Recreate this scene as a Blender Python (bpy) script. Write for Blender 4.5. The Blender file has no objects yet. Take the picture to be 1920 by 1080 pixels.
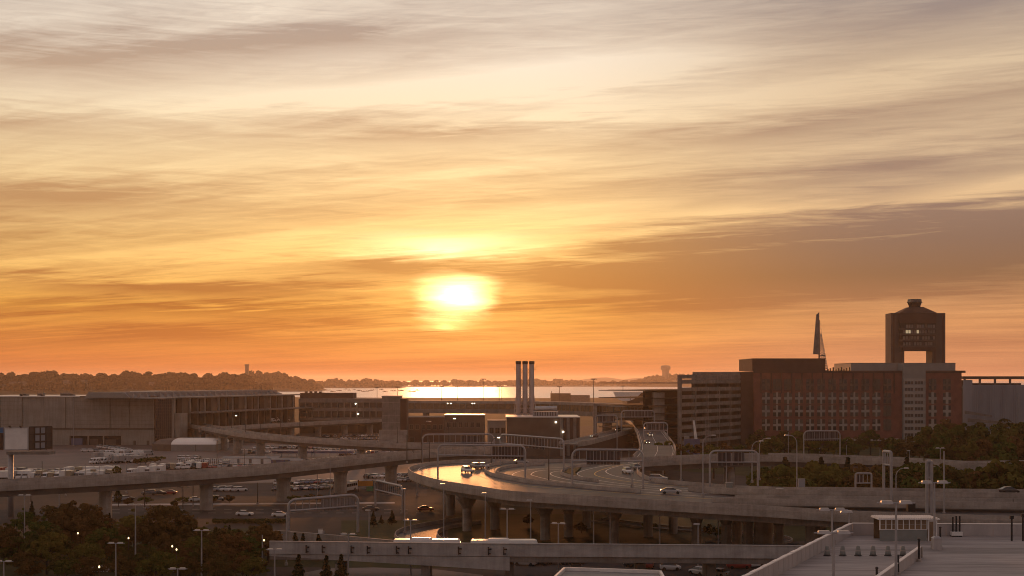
import bpy, bmesh, math, random
import numpy as np
from mathutils import Vector, Matrix
from mathutils.geometry import tessellate_polygon

random.seed(7)
rng = np.random.default_rng(11)
R = math.radians
scene = bpy.context.scene
col = scene.collection

# ------------------------------------------------------------------ camera
H, F, Y0 = 36.0, 2400.0, 711.0        # eye height (m), focal length and horizon row of the 1920 px wide photograph
cam = bpy.data.cameras.new('camera')
cam.sensor_width = 36.0
cam.lens = 45.0
cam.shift_y = (Y0 - 540.0) / 1920.0
cam.clip_start = 1.0
cam.clip_end = 120000.0
camo = bpy.data.objects.new('camera', cam)
col.objects.link(camo)
camo.location = (0, 0, H)
camo.rotation_euler = (R(90), 0, 0)
scene.camera = camo

# ------------------------------------------------------------------ world: sunset sky behind streaky cloud
SUN_AZ, SUN_EL = -2.6, 3.75           # degrees, azimuth measured from +Y towards +X
world = bpy.data.worlds.new('World')
scene.world = world
world.use_nodes = True
nt = world.node_tree
nt.nodes.clear()


def lin(r, g, b):
    f = lambda c: (c / 255 / 12.92) if c / 255 <= 0.04045 else ((c / 255 + 0.055) / 1.055) ** 2.4
    return (f(r), f(g), f(b), 1.0)


class S:
    """a socket with arithmetic"""
    def __init__(self, s): self.s = s
    def _m(self, op, o=None, rev=False, c=None):
        n = nt.nodes.new('ShaderNodeMath'); n.operation = op
        ins = [self] if o is None else ([o, self] if rev else [self, o])
        if c is not None: ins.append(c)
        for k, v in enumerate(ins):
            if isinstance(v, S): nt.links.new(v.s, n.inputs[k])
            else: n.inputs[k].default_value = v
        return S(n.outputs[0])
    def __add__(self, o): return self._m('ADD', o)
    __radd__ = __add__
    def __mul__(self, o): return self._m('MULTIPLY', o)
    __rmul__ = __mul__
    def __sub__(self, o): return self._m('SUBTRACT', o)
    def __rsub__(self, o): return self._m('SUBTRACT', o, True)
    def __truediv__(self, o): return self._m('DIVIDE', o)
    def __rtruediv__(self, o): return self._m('DIVIDE', o, True)
    def clamp(self, a=0.0, b=1.0): return self._m('MAXIMUM', a)._m('MINIMUM', b)


def comb(x, y, z):
    n = nt.nodes.new('ShaderNodeCombineXYZ')
    for k, v in enumerate((x, y, z)):
        if isinstance(v, S): nt.links.new(v.s, n.inputs[k])
        else: n.inputs[k].default_value = v
    return n.outputs[0]


def noise(vec, scale, detail=5, rough=0.55, dist=0.0):
    n = nt.nodes.new('ShaderNodeTexNoise')
    nt.links.new(vec, n.inputs['Vector'])
    n.inputs['Scale'].default_value = scale; n.inputs['Detail'].default_value = detail
    n.inputs['Roughness'].default_value = rough; n.inputs['Distortion'].default_value = dist
    return S(n.outputs['Fac'])


def ramp(fac, stops, lo, hi):
    n = nt.nodes.new('ShaderNodeValToRGB')
    f = (fac - lo) * (1.0 / (hi - lo))
    nt.links.new(f.s, n.inputs[0])
    el = n.color_ramp.elements
    while len(el) < len(stops): el.new(0.5)
    for e, (p, c) in zip(el, stops):
        e.position = (p - lo) / (hi - lo); e.color = lin(*c)
    return n.outputs[0]


def mixc(fac, a, b, mode='MIX'):
    n = nt.nodes.new('ShaderNodeMix'); n.data_type = 'RGBA'; n.blend_type = mode
    if isinstance(fac, S): nt.links.new(fac.s, n.inputs[0])
    else: n.inputs[0].default_value = fac
    for k, v in ((6, a), (7, b)):
        if isinstance(v, tuple): n.inputs[k].default_value = v
        else: nt.links.new(v, n.inputs[k])
    return n.outputs[2]


def smooth(x, a, b):
    n = nt.nodes.new('ShaderNodeMapRange'); n.interpolation_type = 'SMOOTHSTEP'
    nt.links.new(x.s, n.inputs[0]); n.inputs[1].default_value = a; n.inputs[2].default_value = b
    return S(n.outputs[0])


tc = nt.nodes.new('ShaderNodeTexCoord')
sx = nt.nodes.new('ShaderNodeSeparateXYZ')
nt.links.new(tc.outputs['Generated'], sx.inputs[0])
X, Y, Z = (S(o) for o in sx.outputs)
AZ = X._m('ARCTAN2', Y) * (180 / math.pi)
EL = Z._m('ARCSINE') * (180 / math.pi)
# the cloud deck: a plane overhead, streaked towards azimuth -64 degrees
zc = Z._m('MAXIMUM', 0.0) + 0.05
px_, py_ = X / zc, Y / zc
ca, sa = math.sin(R(-64)), math.cos(R(-64))
along = px_ * ca + py_ * sa
across = px_ * sa - py_ * ca
n_big = noise(comb(along * 0.10, across * 0.42, 3.1), 1.0, 5, 0.55, 0.35)
n_mid = noise(comb(along * 0.30, across * 1.5, 7.7), 1.0, 6, 0.6, 0.4)
n_fine = noise(comb(along * 1.1, across * 4.6, 1.3), 1.0, 6, 0.62, 0.5)
n_hair = noise(comb(AZ * 0.22, EL * 3.2, 2.0), 1.0, 6, 0.65, 0.9)
n_wisp = noise(comb(AZ * 0.10, EL * 0.8, 5.0), 1.0, 5, 0.6, 0.5)
# named cloud banks, placed in the sky by azimuth / elevation in degrees
wa = AZ + (n_wisp - 0.5) * 5.0
we = EL + (n_mid - 0.5) * 1.5 + (n_wisp - 0.5) * 0.9 + (n_fine - 0.5) * 1.0 + (n_hair - 0.5) * 0.8
wvec = comb(wa, we, 0.0)


svec = comb(AZ + (n_wisp - 0.5) * 3.0, EL + (n_mid - 0.5) * 0.8 + (n_hair - 0.5) * 0.8, 0.0)


def bank(az, el, lx, ly, rot, vec=None):
    m = nt.nodes.new('ShaderNodeMapping'); m.vector_type = 'TEXTURE'
    nt.links.new(vec or wvec, m.inputs['Vector'])
    m.inputs['Location'].default_value = (az, el, 0); m.inputs['Rotation'].default_value = (0, 0, R(rot))
    m.inputs['Scale'].default_value = (lx, ly, 1)
    g = nt.nodes.new('ShaderNodeTexGradient'); g.gradient_type = 'QUADRATIC_SPHERE'
    nt.links.new(m.outputs[0], g.inputs[0])
    return S(g.outputs['Fac'])


BANKS = [  # az, el, half length, half width, slope, weight (+ bright gap, - dark cloud)
    (12, 5.0, 17, 2.3, 2, -1.1), (21, 5.9, 10, 1.9, 3, -0.9), (17, 9.2, 15, 1.0, 4, -0.55),
    (12, 10.9, 13, 0.9, 5, -0.65), (22, 12.0, 9, 1.0, 5, -0.4), (19, 15.5, 16, 1.6, 4, -0.7),
    (-19, 13.5, 15, 1.5, 5, -0.75), (-8, 14.9, 13, 1.0, 5, -0.7), (-21, 16.4, 6, 1.2, 6, -0.4),
    (-22, 10.6, 9, 0.9, 5, -0.6), (-20, 7.7, 9, 0.8, 1, -0.6), (-3, 10.8, 12, 0.6, 3, -0.45),
    (-16, 4.1, 15, 0.55, -1, -0.75), (-14, 3.0, 14, 0.4, -1, -0.45), (-6, 5.1, 8, 0.55, -4, -0.55),
    (-15, 1.9, 16, 0.9, 0, -0.35), (4.5, 4.5, 7, 0.7, -1, -0.9), (9, 3.0, 14, 0.7, 0, -0.3),
    (2, 13.3, 14, 1.1, 6, 0.8), (-9, 12.2, 16, 0.8, 4, 0.7), (4, 11.9, 11, 0.7, 4, 0.45),
    (-14, 9.0, 15, 1.0, 3, 0.35), (3, 7.1, 9, 0.8, 3, 0.5), (9, 7.3, 8, 0.5, 8, 0.5), (1.8, 6.1, 5, 0.5, 4, 0.7), (2.5, 5.6, 4, 0.3, 0, 0.5), (-9, 6.4, 7, 0.5, 3, 0.4),
    (22, 8.2, 7, 0.45, 6, 0.9), (15, 7.5, 9, 0.3, 3, 0.4), (-12, 5.6, 10, 0.5, 2, 0.4),
    (17, 13.2, 12, 0.7, 5, 0.35), (-11, 16.3, 8, 0.5, 3, 0.4),
]
shade = (n_big - 0.5) * 1.5 + (n_mid - 0.5) * 1.25 + (n_fine - 0.5) * 1.0 + (n_hair - 0.5) * 0.85 + 0.54
for az, el, lx, ly, rot, w in BANKS:
    shade = shade + bank(az, el, lx * 1.15, ly * 1.5, rot) * w
shade = shade.clamp()
side = smooth(AZ._m('ABSOLUTE', None) - 3.0, 0.0, 40.0)
right = smooth(AZ, 0.0, 17.0) * (1.0 - smooth(AZ, 120.0, 175.0))
light = ramp(EL, [(0, (216, 108, 54)), (1.2, (230, 136, 66)), (3.2, (248, 178, 80)), (6, (250, 206, 134)),
                  (10, (251, 226, 180)), (14, (250, 236, 216)), (20, (206, 192, 182)), (45, (168, 148, 146))], 0, 45)
light_r = ramp(EL, [(0, (222, 146, 104)), (2.5, (226, 158, 104)), (6, (236, 190, 138)), (9, (226, 194, 156)),
                    (13, (222, 196, 164)), (18, (190, 174, 164)), (45, (150, 134, 136))], 0, 45)
dark = ramp(EL, [(0, (204, 104, 52)), (1.2, (198, 110, 54)), (3.2, (176, 104, 48)), (6, (188, 134, 82)),
                 (9, (200, 158, 116)), (12, (198, 166, 138)), (16, (178, 160, 150)), (45, (138, 120, 120))], 0, 45)
dark_r = ramp(EL, [(0, (206, 130, 92)), (2.5, (182, 122, 84)), (4.5, (142, 104, 78)), (6, (140, 110, 94)), (8, (154, 126, 112)),
                   (12, (176, 146, 124)), (16, (158, 142, 136)), (45, (122, 108, 112))], 0, 45)
lightc = mixc(right, light, light_r)
darkc = mixc(right, dark, dark_r)
cloud = mixc(shade, darkc, lightc)
# forward scattered sunlight in the cloud round the veiled sun
d2 = ((AZ - SUN_AZ) * 0.62)._m('POWER', 2.0) + (EL - SUN_EL)._m('POWER', 2.0)
dd = d2._m('SQRT')
lowfade = 0.35 + 0.65 * smooth(EL, 0.2, 3.0)
aur = ((dd * (-1 / 2.2))._m('EXPONENT')) * (0.35 + 0.9 * shade) * lowfade
halo = ((dd * (-1 / 7.5))._m('EXPONENT')) * (0.25 + 0.9 * shade) * lowfade
core_b = bank(SUN_AZ, SUN_EL - 0.10, 2.4, 1.34, 2, svec)
core2 = bank(-3.0, 6.0, 7.0, 1.0, 2) * (0.35 + 0.65 * shade)
core3 = bank(-2.9, 2.35, 1.8, 0.4, 0, svec)
front = (Y._m('GREATER_THAN', 0.0))


def scale_col(c, fac):
    n = nt.nodes.new('ShaderNodeVectorMath'); n.operation = 'SCALE'
    if isinstance(c, tuple): n.inputs[0].default_value = c[:3]
    else: nt.links.new(c, n.inputs[0])
    nt.links.new(fac.s, n.inputs['Scale'])
    return n.outputs[0]


def addc(a, b):
    n = nt.nodes.new('ShaderNodeVectorMath'); n.operation = 'ADD'
    nt.links.new(a, n.inputs[0]); nt.links.new(b, n.inputs[1])
    return n.outputs[0]


# dusk towards the other side of the sky: cooler and dimmer away from the sun
away = smooth(((Y * math.cos(R(SUN_AZ)) + X * math.sin(R(SUN_AZ))) * -1.0), -0.85, 0.8)
cloud = mixc(away * 0.82, cloud, (0.275, 0.215, 0.210, 1))
sky = nt.nodes.new('ShaderNodeTexSky'); sky.sky_type = 'NISHITA'
sky.sun_disc = False
sky.sun_elevation = R(SUN_EL); sky.sun_rotation = R(SUN_AZ)
sky.altitude = 30; sky.air_density = 1.4; sky.dust_density = 3.0
nish = scale_col(sky.outputs[0], Z * 0.0 + 0.06)
out = mixc(0.93, nish, cloud)
out = addc(out, scale_col((1.0, 0.52, 0.10, 1), halo * 0.23))
out = addc(out, scale_col((1.0, 0.66, 0.22, 1), aur * 0.62))
out = addc(out, scale_col((1.0, 0.62, 0.26, 1), core_b._m('POWER', 0.8) * 6.0))
out = addc(out, scale_col((1.0, 0.84, 0.5, 1), core2 * 1.4))
out = addc(out, scale_col((1.0, 0.72, 0.25, 1), core3 * 1.1))
bg = nt.nodes.new('ShaderNodeBackground'); bg.inputs['Strength'].default_value = 1.0
nt.links.new(out, bg.inputs['Color'])
wo = nt.nodes.new('ShaderNodeOutputWorld')
nt.links.new(bg.outputs[0], wo.inputs['Surface'])

sun = bpy.data.lights.new('sun', 'SUN')
sun.energy = 1.4
sun.angle = R(4.0)
sun.specular_factor = 0.25          # the veiled disc is already in the sky itself
sun.color = (1.0, 0.38, 0.13)
suno = bpy.data.objects.new('sun', sun)
col.objects.link(suno)
sd = Vector((math.sin(R(SUN_AZ)) * math.cos(R(SUN_EL)), math.cos(R(SUN_AZ)) * math.cos(R(SUN_EL)), math.sin(R(SUN_EL))))
suno.rotation_euler = sd.to_track_quat('Z', 'Y').to_euler()
suno.location = (0, 0, 300)

scene.view_settings.view_transform = 'Standard'
scene.view_settings.look = 'None'
scene.view_settings.gamma = 1.0
scene.view_settings.use_curve_mapping = False
scene.view_settings.exposure = 0.0
scene.render.engine = 'CYCLES'
scene.cycles.use_denoising = True
scene.cycles.filter_width = 1.0
scene.cycles.max_bounces = 6
scene.cycles.volume_bounces = 1
scene.cycles.transparent_max_bounces = 8
world.cycles.sampling_method = 'MANUAL'
world.cycles.sample_map_resolution = 512

# ------------------------------------------------------------------ helpers
def G(px, py, z=0.0):
    """the point of the level z seen at that place of the photograph"""
    d = F * (H - z) / (py - Y0)
    return Vector(((px - 960) / F * d, d, z))


def Q(px, py, d):
    return Vector(((px - 960) / F * d, d, H - (py - Y0) / F * d))


def xat(px, d): return (px - 960) / F * d
def zat(py, d): return H - (py - Y0) / F * d


MATS = {}


def mat(name, rgb, rough=0.7, var=0.18, scale=0.35, metal=0.0, spec=0.4, bump=0.0, emit=None, rgb2=None, stretch=None, detail=5, gloss=None, streak=0.0, smap=(1.1, 1.1, 0.10)):
    """procedural material: base colour broken up by two noises (dirt and grain), with optional relief"""
    m = bpy.data.materials.new(name); m.use_nodes = True
    t = m.node_tree; b = t.nodes['Principled BSDF']
    b.inputs['Roughness'].default_value = rough; b.inputs['Metallic'].default_value = metal
    b.inputs['Specular IOR Level'].default_value = spec
    c = t.nodes.new('ShaderNodeTexCoord')
    mp = t.nodes.new('ShaderNodeMapping'); t.links.new(c.outputs['Object'], mp.inputs['Vector'])
    if stretch: mp.inputs['Scale'].default_value = stretch
    n1 = t.nodes.new('ShaderNodeTexNoise'); n1.inputs['Scale'].default_value = scale; n1.inputs['Detail'].default_value = detail
    n2 = t.nodes.new('ShaderNodeTexNoise'); n2.inputs['Scale'].default_value = scale * 9; n2.inputs['Detail'].default_value = 3
    t.links.new(mp.outputs[0], n1.inputs['Vector']); t.links.new(mp.outputs[0], n2.inputs['Vector'])
    mx = t.nodes.new('ShaderNodeMath'); mx.operation = 'MULTIPLY_ADD'
    t.links.new(n2.outputs['Fac'], mx.inputs[0]); mx.inputs[1].default_value = 0.35
    t.links.new(n1.outputs['Fac'], mx.inputs[2])
    rp = t.nodes.new('ShaderNodeValToRGB')
    e = rp.color_ramp.elements
    e[0].position, e[1].position = 0.42, 0.93
    lo = [max(0, v * (1 - var)) for v in rgb]; hi = [min(1, v * (1 + var)) for v in (rgb2 or rgb)]
    e[0].color = (*lo, 1); e[1].color = (*hi, 1)
    t.links.new(mx.outputs[0], rp.inputs[0]); t.links.new(rp.outputs[0], b.inputs['Base Color'])
    if streak:
        ms = t.nodes.new('ShaderNodeMapping'); ms.inputs['Scale'].default_value = smap
        t.links.new(c.outputs['Object'], ms.inputs['Vector'])
        ns = t.nodes.new('ShaderNodeTexNoise'); ns.inputs['Scale'].default_value = 1.0; ns.inputs['Detail'].default_value = 4; ns.inputs['Roughness'].default_value = 0.7
        t.links.new(ms.outputs[0], ns.inputs['Vector'])
        mr = t.nodes.new('ShaderNodeMapRange'); mr.inputs[1].default_value = 0.38; mr.inputs[2].default_value = 0.62
        mr.inputs[3].default_value = 1 - streak; mr.inputs[4].default_value = 1.0
        t.links.new(ns.outputs['Fac'], mr.inputs[0])
        mm = t.nodes.new('ShaderNodeMix'); mm.data_type = 'RGBA'; mm.blend_type = 'MULTIPLY'; mm.inputs[0].default_value = 1.0
        t.links.new(rp.outputs[0], mm.inputs[6]); t.links.new(mr.outputs[0], mm.inputs[7]); t.links.new(mm.outputs[2], b.inputs['Base Color'])
    if gloss:
        b.inputs['Specular IOR Level'].default_value = 0.0
        gl = t.nodes.new('ShaderNodeBsdfGlossy'); gl.inputs['Roughness'].default_value = gloss[1]; gl.inputs['Color'].default_value = (1, 1, 1, 1)
        ms2 = t.nodes.new('ShaderNodeMixShader'); ms2.inputs[0].default_value = gloss[0]
        t.links.new(b.outputs[0], ms2.inputs[1]); t.links.new(gl.outputs[0], ms2.inputs[2])
        t.links.new(ms2.outputs[0], t.nodes['Material Output'].inputs['Surface'])
    if bump:
        bp = t.nodes.new('ShaderNodeBump'); bp.inputs['Strength'].default_value = bump; bp.inputs['Distance'].default_value = 0.05
        t.links.new(n2.outputs['Fac'], bp.inputs['Height']); t.links.new(bp.outputs[0], b.inputs['Normal'])
    if emit:
        b.inputs['Emission Color'].default_value = (*emit[0], 1); b.inputs['Emission Strength'].default_value = emit[1]
    MATS[name] = m
    return m


mat('asphalt', (0.060, 0.056, 0.055), 0.62, 0.3, 0.12, bump=0.2, gloss=(0.03, 0.45))
mat('deck_asphalt', (0.085, 0.078, 0.075), 0.40, 0.35, 0.1, bump=0.10, gloss=(0.10, 0.34), stretch=(1, 1, 1))
mat('ground', (0.060, 0.047, 0.040), 0.85, 0.35, 0.02, bump=0.2, spec=0.12)
mat('lot', (0.14, 0.105, 0.094), 0.7, 0.3, 0.05, bump=0.1)
mat('field', (0.085, 0.07, 0.038), 0.9, 0.35, 0.01, spec=0.1)
mat('grass', (0.045, 0.046, 0.016), 0.9, 0.4, 0.12, spec=0.15, bump=0.4)
mat('concrete', (0.33, 0.295, 0.268), 0.72, 0.28, 0.25, bump=0.25, streak=0.16, spec=0.2, stretch=(1, 1, 2.2))
mat('girder', (0.22, 0.20, 0.185), 0.75, 0.28, 0.3, bump=0.2, streak=0.2, spec=0.2)
mat('girder_dark', (0.115, 0.10, 0.092), 0.75, 0.25, 0.3, spec=0.15)
mat('pale_concrete', (0.40, 0.385, 0.38), 0.7, 0.22, 0.3, bump=0.2, streak=0.18, spec=0.2, stretch=(1, 1, 2))
mat('roof_deck', (0.40, 0.37, 0.36), 0.7, 0.30, 0.16, spec=0.15, streak=0.32, smap=(0.09, 1.1, 1), bump=0.12, stretch=(0.35, 1.6, 1))
mat('panel', (0.40, 0.365, 0.36), 0.65, 0.15, 0.6, bump=0.12, stretch=(1, 1, 0.4))
mat('beige_panel', (0.31, 0.285, 0.255), 0.75, 0.16, 0.12, bump=0.1, streak=0.2, spec=0.15, stretch=(0.6, 1, 2))
mat('brown_panel', (0.11, 0.082, 0.066), 0.65, 0.25, 0.2)
mat('brick', (0.20, 0.080, 0.062), 0.85, 0.3, 0.3, bump=0.2)
mat('dark_brick', (0.075, 0.045, 0.038), 0.85, 0.25, 0.3)
mat('tower_concrete', (0.085, 0.07, 0.066), 0.8, 0.2, 0.15)
mat('grey_panel', (0.23, 0.23, 0.225), 0.6, 0.14, 0.3)
mat('blue_grey', (0.30, 0.31, 0.35), 0.6, 0.15, 0.1, stretch=(3, 3, 0.4))
mat('curtain', (0.10, 0.085, 0.072), 0.6, 0.3, 0.8)
mat('pale_panel', (0.33, 0.30, 0.275), 0.7, 0.12, 0.4)
mat('glass_dark', (0.028, 0.028, 0.03), 0.12, 0.2, 0.8, spec=0.7)
mat('pane_green', (0.03, 0.03, 0.028), 0.14, 0.3, 1.0, spec=0.7)
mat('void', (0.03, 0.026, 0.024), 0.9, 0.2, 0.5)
mat('steel', (0.33, 0.31, 0.31), 0.42, 0.18, 1.2, metal=0.75)
mat('pole', (0.34, 0.33, 0.34), 0.45, 0.14, 1.5, metal=0.35)
mat('dark_pole', (0.075, 0.058, 0.05), 0.5, 0.2, 1.5, metal=0.3)
mat('black_paint', (0.018, 0.016, 0.017), 0.4, 0.3, 2.0)
mat('lamp_head', (0.42, 0.40, 0.40), 0.3, 0.12, 2.0, metal=0.3)
mat('sign_back', (0.075, 0.062, 0.062), 0.6, 0.2, 0.8, spec=0.2)
mat('sign_pale', (0.26, 0.245, 0.25), 0.6, 0.15, 0.8, spec=0.2)
mat('sign_rib', (0.20, 0.175, 0.175), 0.5, 0.15, 0.8, spec=0.3)
mat('white_paint', (0.74, 0.72, 0.70), 0.45, 0.12, 0.6)
mat('line_white', (0.62, 0.58, 0.52), 0.6, 0.25, 0.8)
mat('line_yellow', (0.55, 0.36, 0.07), 0.6, 0.25, 0.8)
mat('white_fabric', (0.74, 0.68, 0.60), 0.42, 0.08, 0.2, gloss=(0.35, 0.45))
mat('white_roof', (0.66, 0.62, 0.58), 0.34, 0.12, 0.15, spec=0.6)
mat('stack_metal', (0.46, 0.37, 0.35), 0.5, 0.2, 0.3, metal=0.2)
mat('silver', (0.45, 0.44, 0.44), 0.3, 0.15, 0.5, metal=0.8)
mat('tyre', (0.018, 0.018, 0.018), 0.8, 0.2, 3)
mat('lit', (0.9, 0.8, 0.6), 0.5, 0.05, 1, emit=((1.0, 0.72, 0.36), 2.6))
mat('lit_head', (0.9, 0.85, 0.7), 0.5, 0.05, 1, emit=((1.0, 0.84, 0.60), 7.0))
mat('lit_room', (0.5, 0.42, 0.3), 0.5, 0.1, 1, emit=((1.0, 0.78, 0.45), 0.35))
mat('headlamp', (0.6, 0.58, 0.54), 0.15, 0.1, 3, spec=0.8)
mat('taillamp', (0.22, 0.012, 0.01), 0.3, 0.15, 3)
mat('sign_orange', (0.52, 0.21, 0.03), 0.5, 0.15, 0.5)
mat('sign_green', (0.02, 0.20, 0.10), 0.5, 0.15, 0.5)
mat('blue_paint', (0.10, 0.115, 0.20), 0.5, 0.2, 0.5)
mat('purple_roof', (0.18, 0.15, 0.22), 0.5, 0.2, 0.3)
mat('poster_blue', (0.05, 0.14, 0.30), 0.5, 0.2, 0.3)
mat('rust', (0.26, 0.09, 0.035), 0.8, 0.3, 0.5)
mat('bark', (0.045, 0.033, 0.024), 0.9, 0.25, 1.5)
mat('drum', (0.22, 0.23, 0.22), 0.55, 0.12, 1.5)
mat('sky_tint_glass', (0.20, 0.13, 0.075), 0.2, 0.25, 0.9, spec=0.6)  # orange sky reflected in and seen through the panes, put into their colour
mat('house_wall', (0.22, 0.18, 0.15), 0.8, 0.2, 0.2)
mat('house_roof', (0.09, 0.07, 0.06), 0.8, 0.2, 0.2)
mat('terrain', (0.06, 0.055, 0.03), 0.9, 0.35, 0.01)
mat('sand', (0.22, 0.16, 0.10), 0.9, 0.2, 0.01)
mat('far_stone', (0.17, 0.13, 0.11), 0.8, 0.2, 0.05)
for nm, c in dict(white=(0.70, 0.69, 0.68), silver_car=(0.36, 0.36, 0.37), grey_car=(0.13, 0.13, 0.14), black=(0.022, 0.022, 0.024),
                  red=(0.26, 0.03, 0.025), blue=(0.045, 0.075, 0.16), tan=(0.30, 0.25, 0.18)).items():
    mat('paint_' + nm, c, 0.28, 0.06, 0.5, metal=0.15 if 'car' in nm else 0.0, spec=0.7)


def foliage(name, a, b):
    m = bpy.data.materials.new(name); m.use_nodes = True
    t = m.node_tree; t.nodes.clear()
    oi = t.nodes.new('ShaderNodeObjectInfo'); tc_ = t.nodes.new('ShaderNodeTexCoord')
    n = t.nodes.new('ShaderNodeTexNoise'); n.inputs['Scale'].default_value = 0.55; n.inputs['Detail'].default_value = 4
    t.links.new(tc_.outputs['Object'], n.inputs['Vector'])
    ad = t.nodes.new('ShaderNodeMath'); ad.operation = 'ADD'
    t.links.new(oi.outputs['Random'], ad.inputs[0]); t.links.new(n.outputs['Fac'], ad.inputs[1])
    ad2 = t.nodes.new('ShaderNodeMath'); ad2.operation = 'MULTIPLY'; ad2.inputs[1].default_value = 0.6
    t.links.new(ad.outputs[0], ad2.inputs[0])
    rp = t.nodes.new('ShaderNodeValToRGB'); e = rp.color_ramp.elements
    e[0].position, e[0].color = 0.2, (*a, 1); e[1].position, e[1].color = 0.85, (*b, 1)
    k = e.new(0.55); k.color = tuple((p + q) / 2 * 0.9 for p, q in zip(a, b)) + (1,)
    t.links.new(ad2.outputs[0], rp.inputs[0])
    d = t.nodes.new('ShaderNodeBsdfDiffuse'); tr = t.nodes.new('ShaderNodeBsdfTranslucent')
    mx = t.nodes.new('ShaderNodeMixShader'); mx.inputs[0].default_value = 0.22
    for q in (d, tr): t.links.new(rp.outputs[0], q.inputs['Color'])
    t.links.new(d.outputs[0], mx.inputs[1]); t.links.new(tr.outputs[0], mx.inputs[2])
    o = t.nodes.new('ShaderNodeOutputMaterial'); t.links.new(mx.outputs[0], o.inputs['Surface'])
    MATS[name] = m


foliage('leaf', (0.064, 0.074, 0.022), (0.140, 0.078, 0.030))
foliage('leaf_green', (0.062, 0.098, 0.022), (0.140, 0.122, 0.030))
foliage('needle', (0.020, 0.034, 0.018), (0.040, 0.042, 0.020))
foliage('far_leaf', (0.030, 0.026, 0.013), (0.050, 0.030, 0.016))


class MB:
    """collects shapes into one mesh"""
    def __init__(self, M=None): self.v, self.f, self.m, self.M = [], [], [], M
    def add(self, vs, fs, mi=0):
        k = len(self.v)
        self.v += [tuple(self.M @ Vector(p)) for p in vs] if self.M else [tuple(p) for p in vs]
        self.f += [tuple(i + k for i in f) for f in fs]; self.m += [mi] * len(fs)
        return self
    def box(self, x0, y0, z0, x1, y1, z1, mi=0):
        x0, x1 = min(x0, x1), max(x0, x1); y0, y1 = min(y0, y1), max(y0, y1); z0, z1 = min(z0, z1), max(z0, z1)
        vs = [(x, y, z) for z in (z0, z1) for y in (y0, y1) for x in (x0, x1)]
        return self.add(vs, [(0, 2, 3, 1), (4, 5, 7, 6), (0, 1, 5, 4), (2, 6, 7, 3), (0, 4, 6, 2), (1, 3, 7, 5)], mi)
    def frustum(self, b, zb, t, zt, mi=0, cap=True):
        vs = [(b[0], b[1], zb), (b[2], b[1], zb), (b[2], b[3], zb), (b[0], b[3], zb), (t[0], t[1], zt), (t[2], t[1], zt), (t[2], t[3], zt), (t[0], t[3], zt)]
        fs = [(0, 1, 5, 4), (1, 2, 6, 5), (2, 3, 7, 6), (3, 0, 4, 7)]
        if cap: fs += [(3, 2, 1, 0), (4, 5, 6, 7)]
        return self.add(vs, fs, mi)
    def tube(self, p, q, r0, r1=None, n=6, mi=0):
        r1 = r0 if r1 is None else r1
        p, q = Vector(p), Vector(q); d = (q - p).normalized()
        a = d.orthogonal().normalized(); b = d.cross(a)
        vs = [p + (a * math.cos(2 * math.pi * k / n) + b * math.sin(2 * math.pi * k / n)) * r0 for k in range(n)]
        vs += [q + (a * math.cos(2 * math.pi * k / n) + b * math.sin(2 * math.pi * k / n)) * r1 for k in range(n)]
        fs = [(k, (k + 1) % n, n + (k + 1) % n, n + k) for k in range(n)] + [tuple(range(n))[::-1], tuple(range(n, 2 * n))]
        return self.add(vs, fs, mi)
    def path(self, pts, r, n=6, mi=0):
        for a, b in zip(pts, pts[1:]): self.tube(a, b, r, r, n, mi)
        return self
    def lathe(self, prof, c=(0, 0, 0), n=12, mi=0):
        vs = [(c[0] + r * math.cos(2 * math.pi * k / n), c[1] + r * math.sin(2 * math.pi * k / n), c[2] + z) for r, z in prof for k in range(n)]
        fs = [(j * n + k, j * n + (k + 1) % n, (j + 1) * n + (k + 1) % n, (j + 1) * n + k) for j in range(len(prof) - 1) for k in range(n)]
        fs += [tuple(range(n))[::-1], tuple(range((len(prof) - 1) * n, len(prof) * n))]
        return self.add(vs, fs, mi)
    def prism(self, poly, z0, z1, mi=0):
        n = len(poly); vs = [(x, y, z0) for x, y in poly] + [(x, y, z1) for x, y in poly]
        fs = [(k, (k + 1) % n, n + (k + 1) % n, n + k) for k in range(n)]
        tri = tessellate_polygon([[Vector((x, y, 0)) for x, y in poly]])
        fs += [tuple(t)[::-1] for t in tri] + [tuple(i + n for i in t) for t in tri]
        return self.add(vs, fs, mi)
    def extrude_y(self, poly, y0, y1, mi=0):      # poly in x, z
        n = len(poly); vs = [(x, y0, z) for x, z in poly] + [(x, y1, z) for x, z in poly]
        fs = [(k, (k + 1) % n, n + (k + 1) % n, n + k) for k in range(n)]
        tri = tessellate_polygon([[Vector((x, z, 0)) for x, z in poly]])
        fs += [tuple(t)[::-1] for t in tri] + [tuple(i + n for i in t) for t in tri]
        return self.add(vs, fs, mi)
    def sweep(self, pts, prof, mi=0, up=0.0):
        """prof: closed list of (offset to the left of the path, height)"""
        m = len(prof); vs = []
        for i, p in enumerate(pts):
            a = pts[max(i - 1, 0)]; b = pts[min(i + 1, len(pts) - 1)]
            t = Vector((b[0] - a[0], b[1] - a[1], 0)).normalized(); nrm = Vector((-t.y, t.x, 0))
            vs += [Vector(p) + nrm * o + Vector((0, 0, h + up)) for o, h in prof]
        fs = [(i * m + k, (i + 1) * m + k, (i + 1) * m + (k + 1) % m, i * m + (k + 1) % m) for i in range(len(pts) - 1) for k in range(m)]
        fs += [tuple(range(m)), tuple(range((len(pts) - 1) * m, len(pts) * m))[::-1]]
        return self.add(vs, fs, mi)
    def mesh(self, name, mats):
        me = bpy.data.meshes.new(name); me.from_pydata(self.v, [], self.f)
        for q in mats: me.materials.append(MATS[q])
        me.polygons.foreach_set('material_index', self.m)
        me.update()
        bm = bmesh.new(); bm.from_mesh(me); bmesh.ops.recalc_face_normals(bm, faces=bm.faces); bm.to_mesh(me); bm.free()
        return me
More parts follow.
